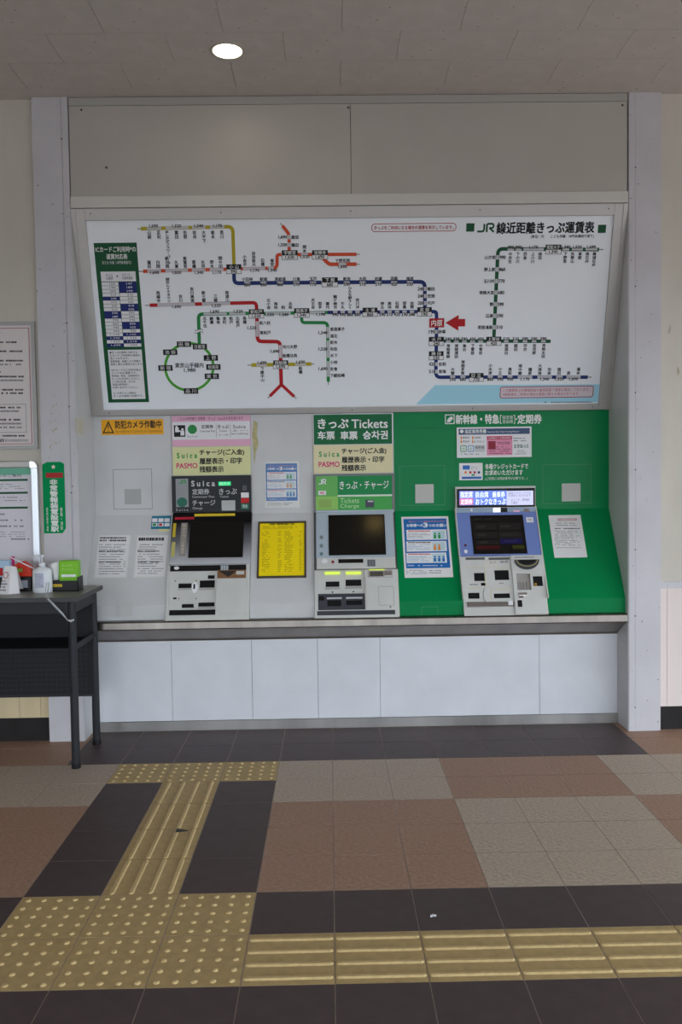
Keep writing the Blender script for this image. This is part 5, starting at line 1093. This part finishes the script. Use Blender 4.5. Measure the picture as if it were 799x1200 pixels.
MB().box(Z0, a_, Y4-.014, b_, Y4+.03, z3, z3+.098).build('packet_body', mat('packet_blue', (176, 206, 230), .4), bp_, bev=.004)
MB().box(Frame((0, Y4-.014, 0)), a_+.01, z3+.01, tab(5.2, Y4), z3+.055, 0, .001).build('red_print', m_red, bp_)
Y5 = 1.735; mk = MB().tube([(tab(16, Y5)-.004, Y5, z3+.03), (tab(16, Y5), Y5, z3+.115)], [.010, .012], 10).build('magenta_tube', mat('magenta', (214, 40, 120), .4)); tag(mk, 'magenta tube standing behind the red packet', 'tube')
p0 = Vector((tab(13, 1.64), 1.64, TZ+.205)); p1 = Vector((tab(42, 1.66), 1.66, TZ+.13))
st = MB().tube([p0, p1], .0035, 8).build('white_stick', m_bot); tag(st, 'thin white stick slanting down towards the pump bottle', 'stick')
# clear tape tie hanging from the bottle to the front leg
P = [Vector((bx+.045, 1.61, TZ+.06)), Vector((bx+.07, 1.50, TZ+.014)), Vector((bx+.11, 1.398, TZ-.006)), Vector((LX1-.035, 1.405, TZ-.09)), Vector((LX1-.02, 1.428, TZ-.128)), Vector((LX1, 1.426, TZ-.135)), Vector((LX1+.018, 1.430, TZ-.128))]
m_tape = mat('clear_tape', (214, 218, 222), .15, alpha=.75); mb = MB(); mb.tube(P, [.002, .003, .0035, .003, .003, .007, .005], 8); mb.tube([p+Vector((-.012, 0, .004)) for p in P[:4]]+[P[4]], .0018, 6)
tag(mb.build('plastic_tie', m_tape, None, smooth=True), 'clear plastic strip running from the pump bottle down to the front table leg', 'tie')

# ---------------------------------------------------------------- small litter on the floor
q = Frame((0, 0, 0), (1, 0, 0), (0, 1, 0)).pix(508, 1075)
mb = MB(); mb.prism(Frame((q[0]-.012, q[1], .0005), (1, 0, 0), (0, 1, 0)), [(0, 0), (.012, .006), (.022, .004), (.024, .012), (.010, .018), (.001, .010)], 0, .003); tag(mb.build('paper_scrap', m_white), 'tiny white paper scrap on the dark floor tile', 'scrap')
q = Frame((0, 0, .005), (1, 0, 0), (0, 1, 0)).pix(213, 974)
mb = MB(); mb.prism(Frame((q[0], q[1], .0055), (1, 0, 0), (0, 1, 0)), [(-.028, -.014), (.028, 0), (-.026, .026)], 0, .002); tag(mb.build('dark_scrap', m_blk), 'small dark triangular scrap on the upright tactile strip', 'scrap')

# ---------------------------------------------------------------- ceiling lights
m_dl = mat('lamp_glow', (255, 250, 240), .4, emit=(255, 246, 228), estr=3.2)
m_dl2 = mat('lamp_glow_warm', (255, 230, 170), .4, emit=(255, 222, 140), estr=1.1)
def downlight(x, y, label, m_dl=m_dl):
    c = empty('ceiling_light', (x, y, ZC), label, 'light', 'round ceiling downlights')
    mb = MB(); seg = 32; V = []; F = []
    for r_, z in ((.092, ZC), (.092, ZC-.004), (.079, ZC-.005), (.076, ZC-.001)): V += [(x+r_*math.cos(2*math.pi*k/seg), y+r_*math.sin(2*math.pi*k/seg), z) for k in range(seg)]
    for i in range(3): F += [(i*seg+k, i*seg+(k+1) % seg, (i+1)*seg+(k+1) % seg, (i+1)*seg+k) for k in range(seg)]
    mb.add(V, F); mb.build('trim_ring', mat('lamp_ring', (196, 190, 170), .5), c, smooth=True)
    mb = MB(); mb.add([(x+.077*math.cos(2*math.pi*k/seg), y+.077*math.sin(2*math.pi*k/seg), ZC-.002) for k in range(seg)], [tuple(reversed(range(seg)))]); mb.build('diffuser', m_dl, c)
downlight(-.505, 1.40, 'round warm white downlight in the ceiling above the left machine')
downlight(.465, .40, 'round downlight further out in the ceiling, mirrored in the middle screen', m_dl2)
downlight(2.64, .32, 'round downlight in the ceiling towards the right wall, out of the photo', m_dl2)

flush_text()
